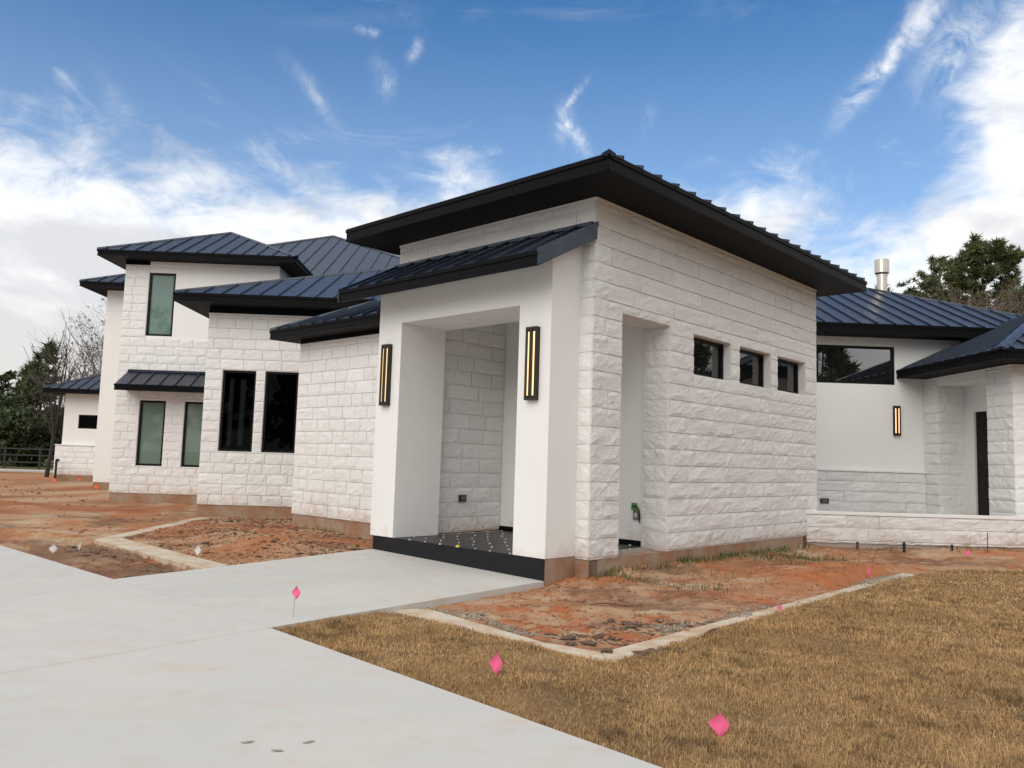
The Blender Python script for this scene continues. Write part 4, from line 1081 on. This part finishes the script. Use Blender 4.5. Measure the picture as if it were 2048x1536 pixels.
# ------------------------------------------------------------------ pipes, stakes, hose
m = MB(); x, y = -18.62, 35.75; m.tube([(x, y, -.1), (x, y, .82), (x + .02, y - .02, .90), (x + .09, y - .05, .90), (x + .13, y - .06, .84)], .05, 8)
tag(m.obj('standpipe', 'black_pipe'), 'black hooked standpipe in front of the far left wing', 'pipe')
def stub(x, y, h, r, mat, label, name='pipe_stub'):
    z = gz(x, y); m = MB(); m.tube([(x, y, z - .06), (x, y, z + h * .8), (x + .004, y, z + h)], [r, r, r * .9], 8)
    m.tube([(x - .002, y, z + h * .72), (x - .002, y, z + h * .9)], r * 1.25, 8); tag(m.obj(name, mat), label, 'pipe')
stub(uv(-.10, 6.4)[0], uv(-.10, 6.4)[1], .22, .022, 'rust', 'rusty pipe stub where the tower wall meets the patio wall')
stub(7.85, 14.95, .19, .024, 'black_pipe', 'thick dark pipe stub in front of the patio wall')
stub(7.05, 15.12, .14, .022, 'rust', 'short rusty pipe stub under the patio wall near the tower')
stub(8.80, 15.02, .11, .022, 'black_pipe', 'short dark pipe stub behind the small pink flag')
m = MB(); z = gz(9.34, 14.8); m.tube([(9.34, 14.8, z - .1), (9.345, 14.8, z + .36)], .008, 6); tag(m.obj('rebar_stake', 'rust'), 'thin rusty steel stake standing before the patio wall', 'stake')
def hose(pts, r, mat, label, name, cat):
    P_ = [Vector((x, y, gz(x, y) + r + .01 + dz)) for x, y, dz in pts]; out = []
    for i in range(len(P_) - 1):
        p0, p1, p2, p3 = P_[max(i - 1, 0)], P_[i], P_[i + 1], P_[min(i + 2, len(P_) - 1)]
        for k in range(6):
            t = k / 6; out.append(.5 * ((2 * p1) + (p2 - p0) * t + (2 * p0 - 5 * p1 + 4 * p2 - p3) * t * t + (3 * p1 - p0 - 3 * p2 + p3) * t ** 3))
    m = MB(); m.tube(out + [P_[-1]], r, 6); tag(m.obj(name, mat, smooth=True), label, cat)
hose([(1.97, 7.22, 0), (2.09, 7.40, .02), (2.27, 7.72, .03), (2.50, 7.98, .02), (2.66, 8.18, 0)], .010, 'brown_hose', 'curved brown tube lying across the pale edging strip', 'drip_tube', 'tube')
hose([(1.16, 8.66, 0), (1.35, 8.74, .01), (1.55, 8.87, .005), (1.78, 8.98, 0)], .008, 'brown_hose', 'straight thin reddish rod lying on the red soil', 'metal_rod', 'rod')
def lump(name, x, y, r, mat, label, cat, group=None, seed=0, flat=.6, z=None):
    rg = random.Random(seed); o3 = Vector((seed * 3.1, seed * 1.7, 0)); m = MB(); n, k = 5, 9
    V = []
    for j in range(n + 1):
        th = math.pi * j / n
        for i in range(k):
            ph = 2 * math.pi * i / k; dv = Vector((math.sin(th) * math.cos(ph), math.sin(th) * math.sin(ph), math.cos(th)))
            q = r * (1 + .7 * mnoise.noise(dv * 1.6 + o3) + .5 * mnoise.noise(dv * 4 + o3)); V.append((dv.x * q * 1.25, dv.y * q, dv.z * q * flat))
    Fc = [(j * k + i, j * k + (i + 1) % k, (j + 1) * k + (i + 1) % k, (j + 1) * k + i) for j in range(n) for i in range(k)]
    m.add(V, Fc); o = m.obj(name, mat); o.location = (x, y, (gz(x, y) if z is None else z) + r * flat * .55); o.rotation_euler = (0, 0, rg.uniform(0, 6)); tag(o, label, cat, group); return o
lump('brick_chunk', 1.68, 7.05, .045, 'clod_red', 'flat reddish brown chunk lying on the pale edging strip', 'brick chunk', seed=3, flat=.35, z=-.04)
for i, (x, y, r) in enumerate(((.78, 6.98, .045), (.95, 7.02, .05), (1.05, 6.72, .05), (1.30, 6.55, .055), (1.40, 6.66, .05), (1.64, 6.68, .045), (1.28, 8.05, .04), (1.42, 7.70, .05), (1.55, 7.95, .04))):
    lump('sod_clod', x, y, r, 'clod_dark', 'dark lump of dried sod near the corner of the right bed', 'sod clod', 'dark sod clods at the corner of the right bed', seed=20 + i, flat=.42)

for i, (x, y, a) in enumerate(((-1.18, 4.36, .3), (-1.0, 4.25, -.2), (-.87, 4.38, .5))):
    m = MB(); V = [(-.034, 0, .004), (-.015, -.010, .002), (.010, -.011, .005), (.036, 0, .003), (.014, .008, .006), (-.016, .006, .003)]
    m.add(V + [(a_, b_, c_ - .0025) for a_, b_, c_ in V], [(0, 1, 2, 3, 4, 5), (11, 10, 9, 8, 7, 6)] + [(k, (k + 1) % 6, 6 + (k + 1) % 6, 6 + k) for k in range(6)])
    o = m.obj('dry_leaf', 'leaf_dry'); o.location = (x, y, .003); o.rotation_euler = (0, 0, a); tag(o, ('flat dry leaf lying leftmost on the near driveway', 'flat dry leaf lying nearest the camera on the driveway', 'flat dry leaf lying rightmost of three on the driveway')[i], 'leaf', 'dry leaves on the driveway')

# ------------------------------------------------------------------ scattered stuff (nobody could count it)
def scatter(name, n, sampler, size, mat, label, cat, flat=.7, seed=1, aniso=1.0):
    rs = np.random.RandomState(seed); x, y = sampler(rs, n); n = len(x); z = ground_height(x, y)
    base = np.array([(1, 0, 0), (-1, 0, 0), (0, 1, 0), (0, -1, 0), (0, 0, 1), (0, 0, -1)], float)
    tri = np.array([(0, 2, 4), (2, 1, 4), (1, 3, 4), (3, 0, 4), (2, 0, 5), (1, 2, 5), (3, 1, 5), (0, 3, 5)])
    s = size * np.exp(rs.normal(0, .5, n)); V = base[None] * rs.uniform(.55, 1.35, (n, 6, 1)) * s[:, None, None]
    V[:, :, 2] *= flat; V[:, :, 0] *= aniso
    a = rs.uniform(0, 6.28, n); c, sn = np.cos(a)[:, None], np.sin(a)[:, None]
    vx = V[:, :, 0] * c - V[:, :, 1] * sn; vy = V[:, :, 0] * sn + V[:, :, 1] * c
    W = np.stack([vx + x[:, None], vy + y[:, None], V[:, :, 2] + (z + s * flat * .3)[:, None]], -1).reshape(-1, 3)
    f = (tri[None] + (np.arange(n) * 6)[:, None, None]).reshape(-1, 3)
    o = link(name, np_mesh(name, W, f, mat)); tag(o, label, cat, kind='stuff')
def poly_sampler(poly, keep=None):
    xs = [p[0] for p in poly]; ys = [p[1] for p in poly]
    def f(rs, n):
        x = rs.uniform(min(xs), max(xs), n * 3); y = rs.uniform(min(ys), max(ys), n * 3); k = inpoly(x, y, poly)
        if keep is not None: k &= keep(x, y, rs)
        return x[k][:n], y[k][:n]
    return f
def blob_sampler(blobs):
    def f(rs, n):
        w = np.array([b[4] for b in blobs]); i = rs.choice(len(blobs), n, p=w / w.sum()); g = rs.normal(0, 1, (n, 2)); b = np.array([q[:4] for q in blobs])[i]
        ang = np.array([q[5] for q in blobs])[i]; dx, dy = g[:, 0] * b[:, 2], g[:, 1] * b[:, 3]
        return b[:, 0] + dx * np.cos(ang) - dy * np.sin(ang), b[:, 1] + dx * np.sin(ang) + dy * np.cos(ang)
    return f
scatter('gravel', 5200, blob_sampler([(-.25, 8.28, .24, .08, .8, -.75), (.28, 7.62, .2, .06, .6, -.8), (2.72, 8.48, .55, .09, 2.2, .82), (1.85, 7.85, .25, .09, .8, .8), (5.8, 11.55, .42, .09, 2.2, .75), (5.45, 11.2, .3, .08, 1.2, .75)]), .0085, 'gravel_grey', 'grey gravel spilled along the bed edge', 'gravel', seed=3)
scatter('soil_crumbs', 5200, poly_sampler(R_BED, lambda x, y, rs: fbm(x * 1.4, y * 1.4, 4, 91) > rs.uniform(.25, .75, x.shape)), .011, 'clod_red', 'crumbs of red clay in the right bed', 'soil crumbs', seed=4)
scatter('soil_crumbs', 3600, poly_sampler(L_BED, lambda x, y, rs: fbm(x * 1.4, y * 1.4, 4, 92) > rs.uniform(.25, .7, x.shape)), .010, 'clod_red', 'crumbs of clay in the left bed', 'soil crumbs', seed=5)
scatter('mulch', 2600, poly_sampler(L_BED + [], lambda x, y, rs: (fbm(x * 1.2, y * 1.2, 4, 71) > rs.uniform(.40, .62, x.shape))), .014, 'clod_dark', 'dark mulch and clods in the left bed', 'mulch', .45, 6, 1.9)
scatter('mulch', 2200, poly_sampler(L_TRI, lambda x, y, rs: (linedist(x, y, [(-3.75, 10.55), (-6.3, 13.3)]) < np.abs(rs.normal(0, .38, x.shape)))), .015, 'clod_dark', 'dark clods in front of the left edging strip', 'mulch', .5, 7, 1.7)
scatter('soil_crumbs', 600, poly_sampler(R_BED, lambda x, y, rs: fbm(x * 1.9, y * 1.9, 4, 95) > .52), .014, 'clod_red', 'larger clay clods in the right bed', 'soil crumbs', seed=14)
scatter('soil_crumbs', 380, poly_sampler(L_BED, lambda x, y, rs: fbm(x * 1.6, y * 1.6, 4, 96) > .5), .019, 'clod_red', 'larger clay clods in the left bed', 'soil crumbs', seed=15)
scatter('mulch', 600, blob_sampler([(1.5, 7.75, .35, .12, 1, .3), (1.05, 7.25, .25, .10, 1, -.4), (1.9, 8.0, .3, .12, .8, .6)]), .010, 'clod_dark', 'dark dried sod crumbs in the right bed', 'mulch', .4, 16, 2.0)
scatter('soil_crumbs', 3800, poly_sampler([(-7, 14.5), (-6.6, 19), (-10.4, 23), (-20, 36), (-30, 36), (-14, 18.5)], lambda x, y, rs: fbm(x * .9, y * .9, 4, 93) > rs.uniform(.3, .75, x.shape)), .018, 'clod_red', 'clay clods in the graded left yard', 'soil crumbs', seed=8)

def blades(name, x, y, h, w, cols, label, cat, lean=.5, seed=1, z=None):
    """one curved two-segment blade per point"""
    rs = np.random.RandomState(seed); n = len(x); z = ground_height(x, y) if z is None else z
    a = rs.uniform(0, 2 * np.pi, n); l = np.abs(rs.normal(0, lean, n)); b = a + rs.normal(1.57, .5, n)
    dx, dy = np.cos(a), np.sin(a); wx, wy = np.cos(b) * w / 2, np.sin(b) * w / 2
    p0 = np.stack([x - wx, y - wy, z - .01], 1); p1 = np.stack([x + wx, y + wy, z - .01], 1)
    mh = h * .55
    q0 = np.stack([x - wx * .7 + dx * l * mh * .5, y - wy * .7 + dy * l * mh * .5, z + mh], 1); q1 = q0 + np.stack([wx * 1.4, wy * 1.4, 0 * wx], 1)
    tt = np.stack([x + dx * l * h * 1.25, y + dy * l * h * 1.25, z + h * (1 - .25 * np.clip(l, 0, 1.5))], 1)
    V = np.stack([p0, p1, q1, q0, tt], 1).reshape(-1, 3); o5 = (np.arange(n) * 5)[:, None]
    f = np.concatenate([o5 + np.array([[0, 1, 2]]), o5 + np.array([[0, 2, 3]]), o5 + np.array([[3, 2, 4]])])
    o = link(name, np_mesh(name, V, f, 'grass_blade', np.repeat(cols, 5, 0))); tag(o, label, cat, kind='stuff'); return o
def lawn():
    rs = np.random.RandomState(12)
    px, py, ph, pw = [], [], [], []
    for (r0, r1, dens, w) in ((3.2, 5.5, 8200, .0040), (5.5, 8, 6400, .0050), (8, 11, 3800, .0072), (11, 17, 1500, .011), (17, 24, 400, .02)):
        ar = .5 * (r1 ** 2 - r0 ** 2) * RA(72)
        n = int(ar * dens); r = np.sqrt(rs.uniform(r0 ** 2, r1 ** 2, n)); t = RA(-17) + rs.uniform(0, 1, n) * RA(72)
        x, y = r * np.sin(t), r * np.cos(t)
        e = (fbm(x * 3, y * 3, 3, 8) - .5) * .05
        k = inpoly(x + e, y + e, LAWN); x, y = x[k], y[k]
        tuft = fbm(x * 2.2, y * 2.2, 4, 15, .6); k = rs.uniform(0, 1, len(x)) < np.clip((tuft - .20) * 4.2, .45, 1)
        px.append(x[k]); py.append(y[k]); pw.append(np.full(k.sum(), w)); ph.append(np.clip(.020 + (tuft[k] - .3) * .055, .017, .048) * rs.uniform(.6, 1.35, k.sum()))
    x, y, h, w = map(np.concatenate, (px, py, ph, pw))
    c1, c2, c3 = np.array([.46, .29, .135]), np.array([.36, .21, .088]), np.array([.56, .41, .22])
    g = fbm(x * .9, y * .9, 4, 21) * .6 + .2; g2 = fbm(x * 5, y * 5, 3, 22); k = np.clip((g - .35) * 3, 0, 1)[:, None]
    col = c2 + (c1 - c2) * k; col = col + (c3 - col) * (rs.uniform(0, 1, len(x)) ** 2.2)[:, None] * .8
    col *= (.65 + .7 * g2)[:, None]; col *= rs.uniform(.75, 1.2, (len(x), 1))
    dk = (fbm(x * 5.5, y * 5.5, 4, 23) > .70)[:, None]; col = np.where(dk, col * .55, col)
    blades('lawn_grass', x, y, h, w, col, 'dormant tan lawn grass beside the driveway', 'grass', .75, 13)
    # ragged thatch edge along the driveway
lawn()
def weeds():
    rs = np.random.RandomState(5); xs, ys = [], []
    for v0, n, sp in ((.30, 150, .2), (1.0, 40, .2), (1.55, 60, .15), (2.25, 240, .16), (2.75, 60, .2), (3.3, 200, .18), (3.75, 160, .15), (4.5, 150, .2), (5.0, 90, .2), (5.55, 160, .15), (6.2, 70, .2)):
        v = v0 + rs.normal(0, sp, n); u = -.04 - np.abs(rs.normal(0, .11, n)); k_ = rs.uniform(0, 1, n) < .6; xs.append((C0[0] + A[0] * u + B[0] * v)[k_]); ys.append((C0[1] + A[1] * u + B[1] * v)[k_])
    for bx, by, sx, n in ((4.6, 13.2, .25, 150), (5.3, 13.6, .22, 140), (5.9, 13.5, .2, 110), (4.9, 12.7, .2, 70), (3.4, 11.3, .3, 40), (9.0, 15.0, .3, 50), (7.6, 15.05, .2, 40), (2.6, 9.9, .3, 70), (1.95, 10.4, .2, 80), (-6.9, 22.7, .35, 240), (-4.3, 14.5, .15, 120), (-2.9, 15.4, .25, 70)):
        xs.append(bx + rs.normal(0, sx, n)); ys.append(by + rs.normal(0, sx * .45, n))
    x, y = np.concatenate(xs), np.concatenate(ys); k = ~inpoly(x, y, [uv(.01, 0), uv(.01, 7), uv(3, 7), uv(3, 0)]); x, y = x[k], y[k]; n = len(x)
    col = np.array([.055, .085, .028]) * rs.uniform(.6, 1.6, (n, 1)) + rs.uniform(0, 1, (n, 1)) ** 3 * np.array([.12, .09, .03])
    blades('weeds', x, y, rs.uniform(.03, .12, n), np.full(n, .010), col, 'green weeds sprouting along the footing of the tower wall', 'weeds', .45, 6)
    # straw litter
    n = 5000; x = rs.uniform(-1, 8, n); y = rs.uniform(6.5, 15, n); k = inpoly(x, y, R_BED) & (fbm(x * 1.1, y * 1.1, 4, 33) > .52); x, y = x[k], y[k]; n = len(x)
    col = np.array([.33, .25, .14]) * rs.uniform(.35, 1.15, (n, 1))
    blades('straw', x, y, rs.uniform(.008, .03, n), np.full(n, .007), col, 'dry straw litter on the right bed', 'straw', 2.5, 7)
    x = rs.uniform(-7, -1.8, 5000); y = rs.uniform(9.5, 19, 5000); k = (inpoly(x, y, L_BED) | inpoly(x, y, L_TRI)) & (fbm(x * 1.1, y * 1.1, 4, 34) > .50); x, y = x[k], y[k]; n = len(x)
    col = np.array([.30, .22, .15]) * rs.uniform(.3, 1.15, (n, 1))
    blades('straw', x, y, rs.uniform(.008, .03, n), np.full(n, .009), col, 'dry straw litter on the left bed', 'straw', 2.5, 8)
weeds()

# ------------------------------------------------------------------ trees
def limb_path(p, d, L, n, rg, wob=.12, up=.0):
    pts = [Vector(p)]; d = Vector(d).normalized()
    for i in range(n):
        d = (d + Vector((rg.uniform(-wob, wob), rg.uniform(-wob, wob), rg.uniform(-wob, wob) + up))).normalized(); pts.append(pts[-1] + d * L / n)
    return pts
def foliage_mesh(name, centers, sizes, per, rs, c_lo, c_hi, needle=True, width=.12):
    n = len(centers); N = n * per
    ctr = np.repeat(np.asarray(centers), per, 0); sz = np.repeat(np.asarray(sizes), per)
    d = rs.normal(0, 1, (N, 3)); d /= np.linalg.norm(d, axis=1)[:, None]
    if needle: d[:, 2] = d[:, 2] * .8 + .25
    L = sz * rs.uniform(.6, 1.1, N)
    base = ctr + d * (L * (.15 if needle else rs.uniform(.1, .9, N)))[:, None]
    t = np.cross(d, rs.normal(0, 1, (N, 3))); t /= np.linalg.norm(t, axis=1)[:, None] + 1e-9
    if needle: tip = base + d * L[:, None]; w = (L * width)[:, None]
    else:
        e = rs.normal(0, 1, (N, 3)); e /= np.linalg.norm(e, axis=1)[:, None]; tip = base + e * (sz * .45)[:, None]; t = np.cross(e, d); t /= np.linalg.norm(t, axis=1)[:, None] + 1e-9; w = (sz * .22)[:, None]
    V = np.stack([base - t * w, base + t * w, tip], 1).reshape(-1, 3); f = np.arange(N * 3).reshape(-1, 3)
    k = np.repeat(rs.uniform(0, 1, n), per)[:, None] * .6 + rs.uniform(0, 1, (N, 1)) * .4
    col = np.asarray(c_lo) + (np.asarray(c_hi) - np.asarray(c_lo)) * k
    return np_mesh(name, V, f, 'leaf', np.repeat(col, 3, 0))
def pine(x, y, h, label, base=.45, spread=.28, seed=1, limbs=60, clump=.36, per=30, dens=1.0, group='pines around the house', dark=1.0, round_=False):
    rg = random.Random(seed); rs = np.random.RandomState(seed)
    r = empty('pine_tree', (x, y, -.05), label, 'tree', group)
    tr = limb_path((x, y, -.2), (rg.uniform(-.03, .03), rg.uniform(-.03, .03), 1), h * .97, 8, rg, .02)
    m = MB(); m.tube(tr, [h * .016 * (1 - .85 * i / 8) + .015 for i in range(9)], 8); m.obj('trunk', 'bark', r, smooth=True)
    lm = MB(); C, Sz = [], []
    for i in range(limbs):
        f = base + (1 - base) * (i + .5) / limbs; k = min(7, int(f * 8)); p = tr[k].lerp(tr[k + 1], f * 8 - k)
        prof = math.sin(math.pi * min(1, ((f - base) / (1 - base)) * .86 + .12)) ** .7 if round_ else (1.05 - ((f - base) / (1 - base))) * .9 + .15
        L = h * spread * prof * rg.uniform(.6, 1.15); az = rg.uniform(0, 2 * math.pi)
        q = limb_path(p, (math.cos(az), math.sin(az), rg.uniform(.0, .45) + .35 * ((f - base) / (1 - base))), L, 5, rg, .16, .05)
        lm.tube(q, [.02 * h / 12 * (1 - .75 * j / 5) + .006 for j in range(6)], 4)
        for j in range(max(2, int(L * 4.0 * dens))):
            t = rg.uniform(.35, 1.0) ** .7 * 5; k2 = min(4, int(t)); c = q[k2].lerp(q[k2 + 1], t - k2)
            C.append(c + Vector((rg.gauss(0, 1), rg.gauss(0, 1), rg.gauss(0, .8))) * .16 * L * .5); Sz.append(clump * rg.uniform(.65, 1.15))
        C.append(q[-1]); Sz.append(clump)
    lm.obj('limbs', 'bark', r)
    me = foliage_mesh('needles', [tuple(c) for c in C], Sz, per, rs, (.034 * dark, .046 * dark, .020 * dark), (.16 * dark, .185 * dark, .08 * dark), True, .12)
    o = link('crown', me, r); return r
def broad(x, y, h, label, seed=1, spread=.45, base=.05, n=420, size=.55, per=26, c_lo=(.02, .03, .014), c_hi=(.075, .09, .04), group='dense evergreens at the back', name='evergreen_tree'):
    rg = random.Random(seed); rs = np.random.RandomState(seed)
    r = empty(name, (x, y, -.05), label, 'tree', group)
    tr = limb_path((x, y, -.2), (0, 0, 1), h * .8, 6, rg, .05); m = MB(); m.tube(tr, [h * .02 * (1 - .8 * i / 6) + .01 for i in range(7)], 7); m.obj('trunk', 'bark', r, smooth=True)
    C, Sz = [], []; lob = [(rg.uniform(-.5, .5), rg.uniform(-.5, .5), rg.uniform(.25, .8), rg.uniform(.28, .5)) for _ in range(9)]
    for _ in range(n):
        a, b_, c, q = rg.choice(lob); v = Vector((rg.gauss(0, 1), rg.gauss(0, 1), rg.gauss(0, 1))).normalized() * rg.uniform(.55, 1.0) ** .5
        z = base * h + (1 - base) * h * min(1, max(0, c + v.z * q * .62)); wv = spread * h
        C.append((x + (a * .8 + v.x * q) * wv * 1.1, y + (b_ * .8 + v.y * q) * wv * 1.1, z)); Sz.append(size * rg.uniform(.6, 1.2))
    link('crown', foliage_mesh('leaves', C, Sz, per, rs, c_lo, c_hi, False), r); return r
def bare(x, y, h, label, seed=1, levels=5, mat='bark_grey', r0=None, spread=.55, group=None, up=.05, first=.22, dead=0, kids=(2, 4), tint=None):
    rg = random.Random(seed); r = empty('bare_tree', (x, y, -.05), label, 'tree', group); tm, bm = MB(), MB(); tips = []
    def grow(p, d, L, rad, lv):
        q = limb_path(p, d, L, 4 if lv < 3 else 3, rg, .10 + .05 * lv, up); n = len(q) - 1
        (tm if lv == 0 else bm).tube(q, [rad * (1 - .45 * i / n) for i in range(n + 1)], 7 if lv == 0 else (5 if lv < 3 else 3), cap=False)
        if lv >= levels: tips.append(q[-1]); return
        for i in range(rg.randint(*kids) + (2 if lv == 0 else 0)):
            t = rg.uniform(.45, 1.0) if lv else rg.uniform(.5, 1.0); k = min(n - 1, int(t * n)); c = q[k].lerp(q[k + 1], t * n - k)
            dd = (q[k + 1] - q[k]).normalized(); sdv = Vector((rg.gauss(0, 1), rg.gauss(0, 1), rg.gauss(0, .6))).normalized()
            grow(c, dd * (1 - spread * .5) + sdv * spread, L * rg.uniform(.58, .82), rad * rg.uniform(.42, .6), lv + 1)
        grow(q[-1], (q[-1] - q[-2]), L * rg.uniform(.6, .8), rad * .55, lv + 1)
    grow((x, y, -.2), (rg.uniform(-.05, .05), 0, 1), h * first * 1.5, r0 or h * .016, 0)
    tm.obj('trunk', mat, r); bm.obj('branches', mat, r)
    if dead:
        rs = np.random.RandomState(seed); pts = [tuple(t) for t in tips if rg.random() < dead]
        if pts: link('dead_leaves', foliage_mesh('dead_leaves', pts, [.22] * len(pts), 5, rs, (.05, .035, .025), tint or (.11, .075, .05), False), r)
    return r
def ang(px, Yd): # plan x for a photo column at depth Yd
    return Yd * math.tan(math.atan((px - 1024) / F_PX) + YAW + 0.004)
GR = 'trees behind the house'
# right side
pine(ang(1978, 46), 46, 15.6, 'tall full round-headed pine behind the right roof', .40, .21, 3, 84, .42, 30, 2.0, GR, 1.0, True)
pine(ang(1868, 52), 52, 16.3, 'thin open pine between the flue and the tall round pine', .45, .17, 5, 50, .40, 24, 1.0, GR, 1.0, True)
pine(ang(1905, 50), 50, 14.4, 'lower bushy pine at the foot of the tall round pine', .40, .20, 8, 56, .45, 26, 1.5, GR, 1.0, True)
pine(ang(1756, 60), 60, 16.6, 'small pine top peeking out behind the metal flue', .5, .11, 6, 26, .5, 20, .7, GR)
pine(ang(2062, 44), 44, 11.2, 'dark pine cut by the right border behind the side wing', .35, .22, 9, 44, .55, 26, 1.3, GR)
bare(ang(1975, 38), 38, 11.3, 'brown bare tree in front of the tall round pine', 11, 5, 'bark_grey', .13, .50, GR, .10, .24, .5, (2, 4), (.16, .10, .06))
# left side
GL = 'trees beyond the far left wing'
bare(ang(207, 52), 52, 10.2, 'tall bare tree with fine twigs against the sky left of the two storey block', 21, 5, 'bark_grey', .17, .60, GL, .04, .26, .2, (2, 4), (.06, .05, .045))
pine(ang(72, 64), 64, 9.6, 'pine with separate upswept tufts rising over the dark hedge of trees', .30, .19, 15, 34, .75, 24, .7, GL)
pine(ang(42, 66), 66, 8.0, 'shorter ragged pine at the left of the upswept pine', .25, .20, 17, 32, .75, 24, .9, GL)
for i, (px_, Yd, h, s, lb) in enumerate(((-25, 62, 5.2, .6, 'dark evergreen cut by the left border'), (8, 60, 4.4, .6, 'low dark evergreen behind the left end of the black fence'), (45, 58, 4.0, .6, 'bushy dark evergreen below the ragged pine'), (82, 60, 4.0, .6, 'dark evergreen behind the slender trunk'),
                                          (112, 62, 4.6, .5, 'brownish thicket tree touching the far left wing'), (-60, 66, 8, .5, 'tall dark evergreen outside the left border'))):
    broad(ang(px_, Yd), Yd, h, lb, 40 + i, s, .02, 420, .62, 26, (.022, .034, .014) if i != 4 else (.04, .028, .02), (.080, .105, .042) if i != 4 else (.09, .065, .045), group=GL)
bare(ang(98, 40), 40, 5.2, 'slender dark trunk standing alone in front of the dark evergreens', 33, 3, 'bark_dark', .11, .35, GL, .1, .4, 0, (1, 3))
bare(ang(120, 56), 56, 7.5, 'low twiggy bare tree beside the far left wing', 35, 5, 'bark_dark', .12, .6, GL, .05, .22, .2)
# trees behind the camera that the windows mirror
GB = 'trees across the street'
pine(24.5, -19, 11.5, 'pine mirrored in the wide right window', .45, .24, 51, 44, .7, 26, 1.2, GB, 1.0, True)
bare(38, 13, 13, 'spreading bare tree mirrored in the small tower window', 53, 5, 'bark', .3, .6, GB, .03, .25, .5)
pine(42, 22, 15, 'pine mirrored in the small tower windows', .3, .25, 54, 44, .8, 24, 1.2, GB)
for i, (x, y, h) in enumerate(((-28, -20, 13.5), (-34, -24, 15), (-21, -24, 10.5), (-14, -24, 8.5), (-6, -28, 8), (3, -30, 8), (12, -28, 8.5), (18, -28, 8), (31, -26, 8))):
    broad(x, y, h, 'leafy tree in the row across the street', 60 + i, .5, .03, 300, .9, 22, (.012, .020, .010), (.05, .065, .028), GB)

# ------------------------------------------------------------------ far-left fence and road
m = MB(); m.prism([(-60, 46.2), (-17.5, 46.8), (-17.5, 49.4), (-60, 49.2)], -.2, .03); tag(m.obj('road', 'road_pale'), kind='structure')
fc = empty('rail_fence', (-30, 52.5, 0), 'black rail fence with pickets along the pale road at the far left', 'fence')
for k in range(14):
    x = -46 + k * 2.2; m = MB(); m.box(x - .05, x + .05, 52.45, 52.55, -.1, 1.35); m.obj('post', 'fence_black', fc)
    for z in (.35, .8, 1.2):
        m = MB(); m.box(x + .051, x + 2.149, 52.47, 52.53, z, z + .09); m.obj('rail', 'fence_black', fc)
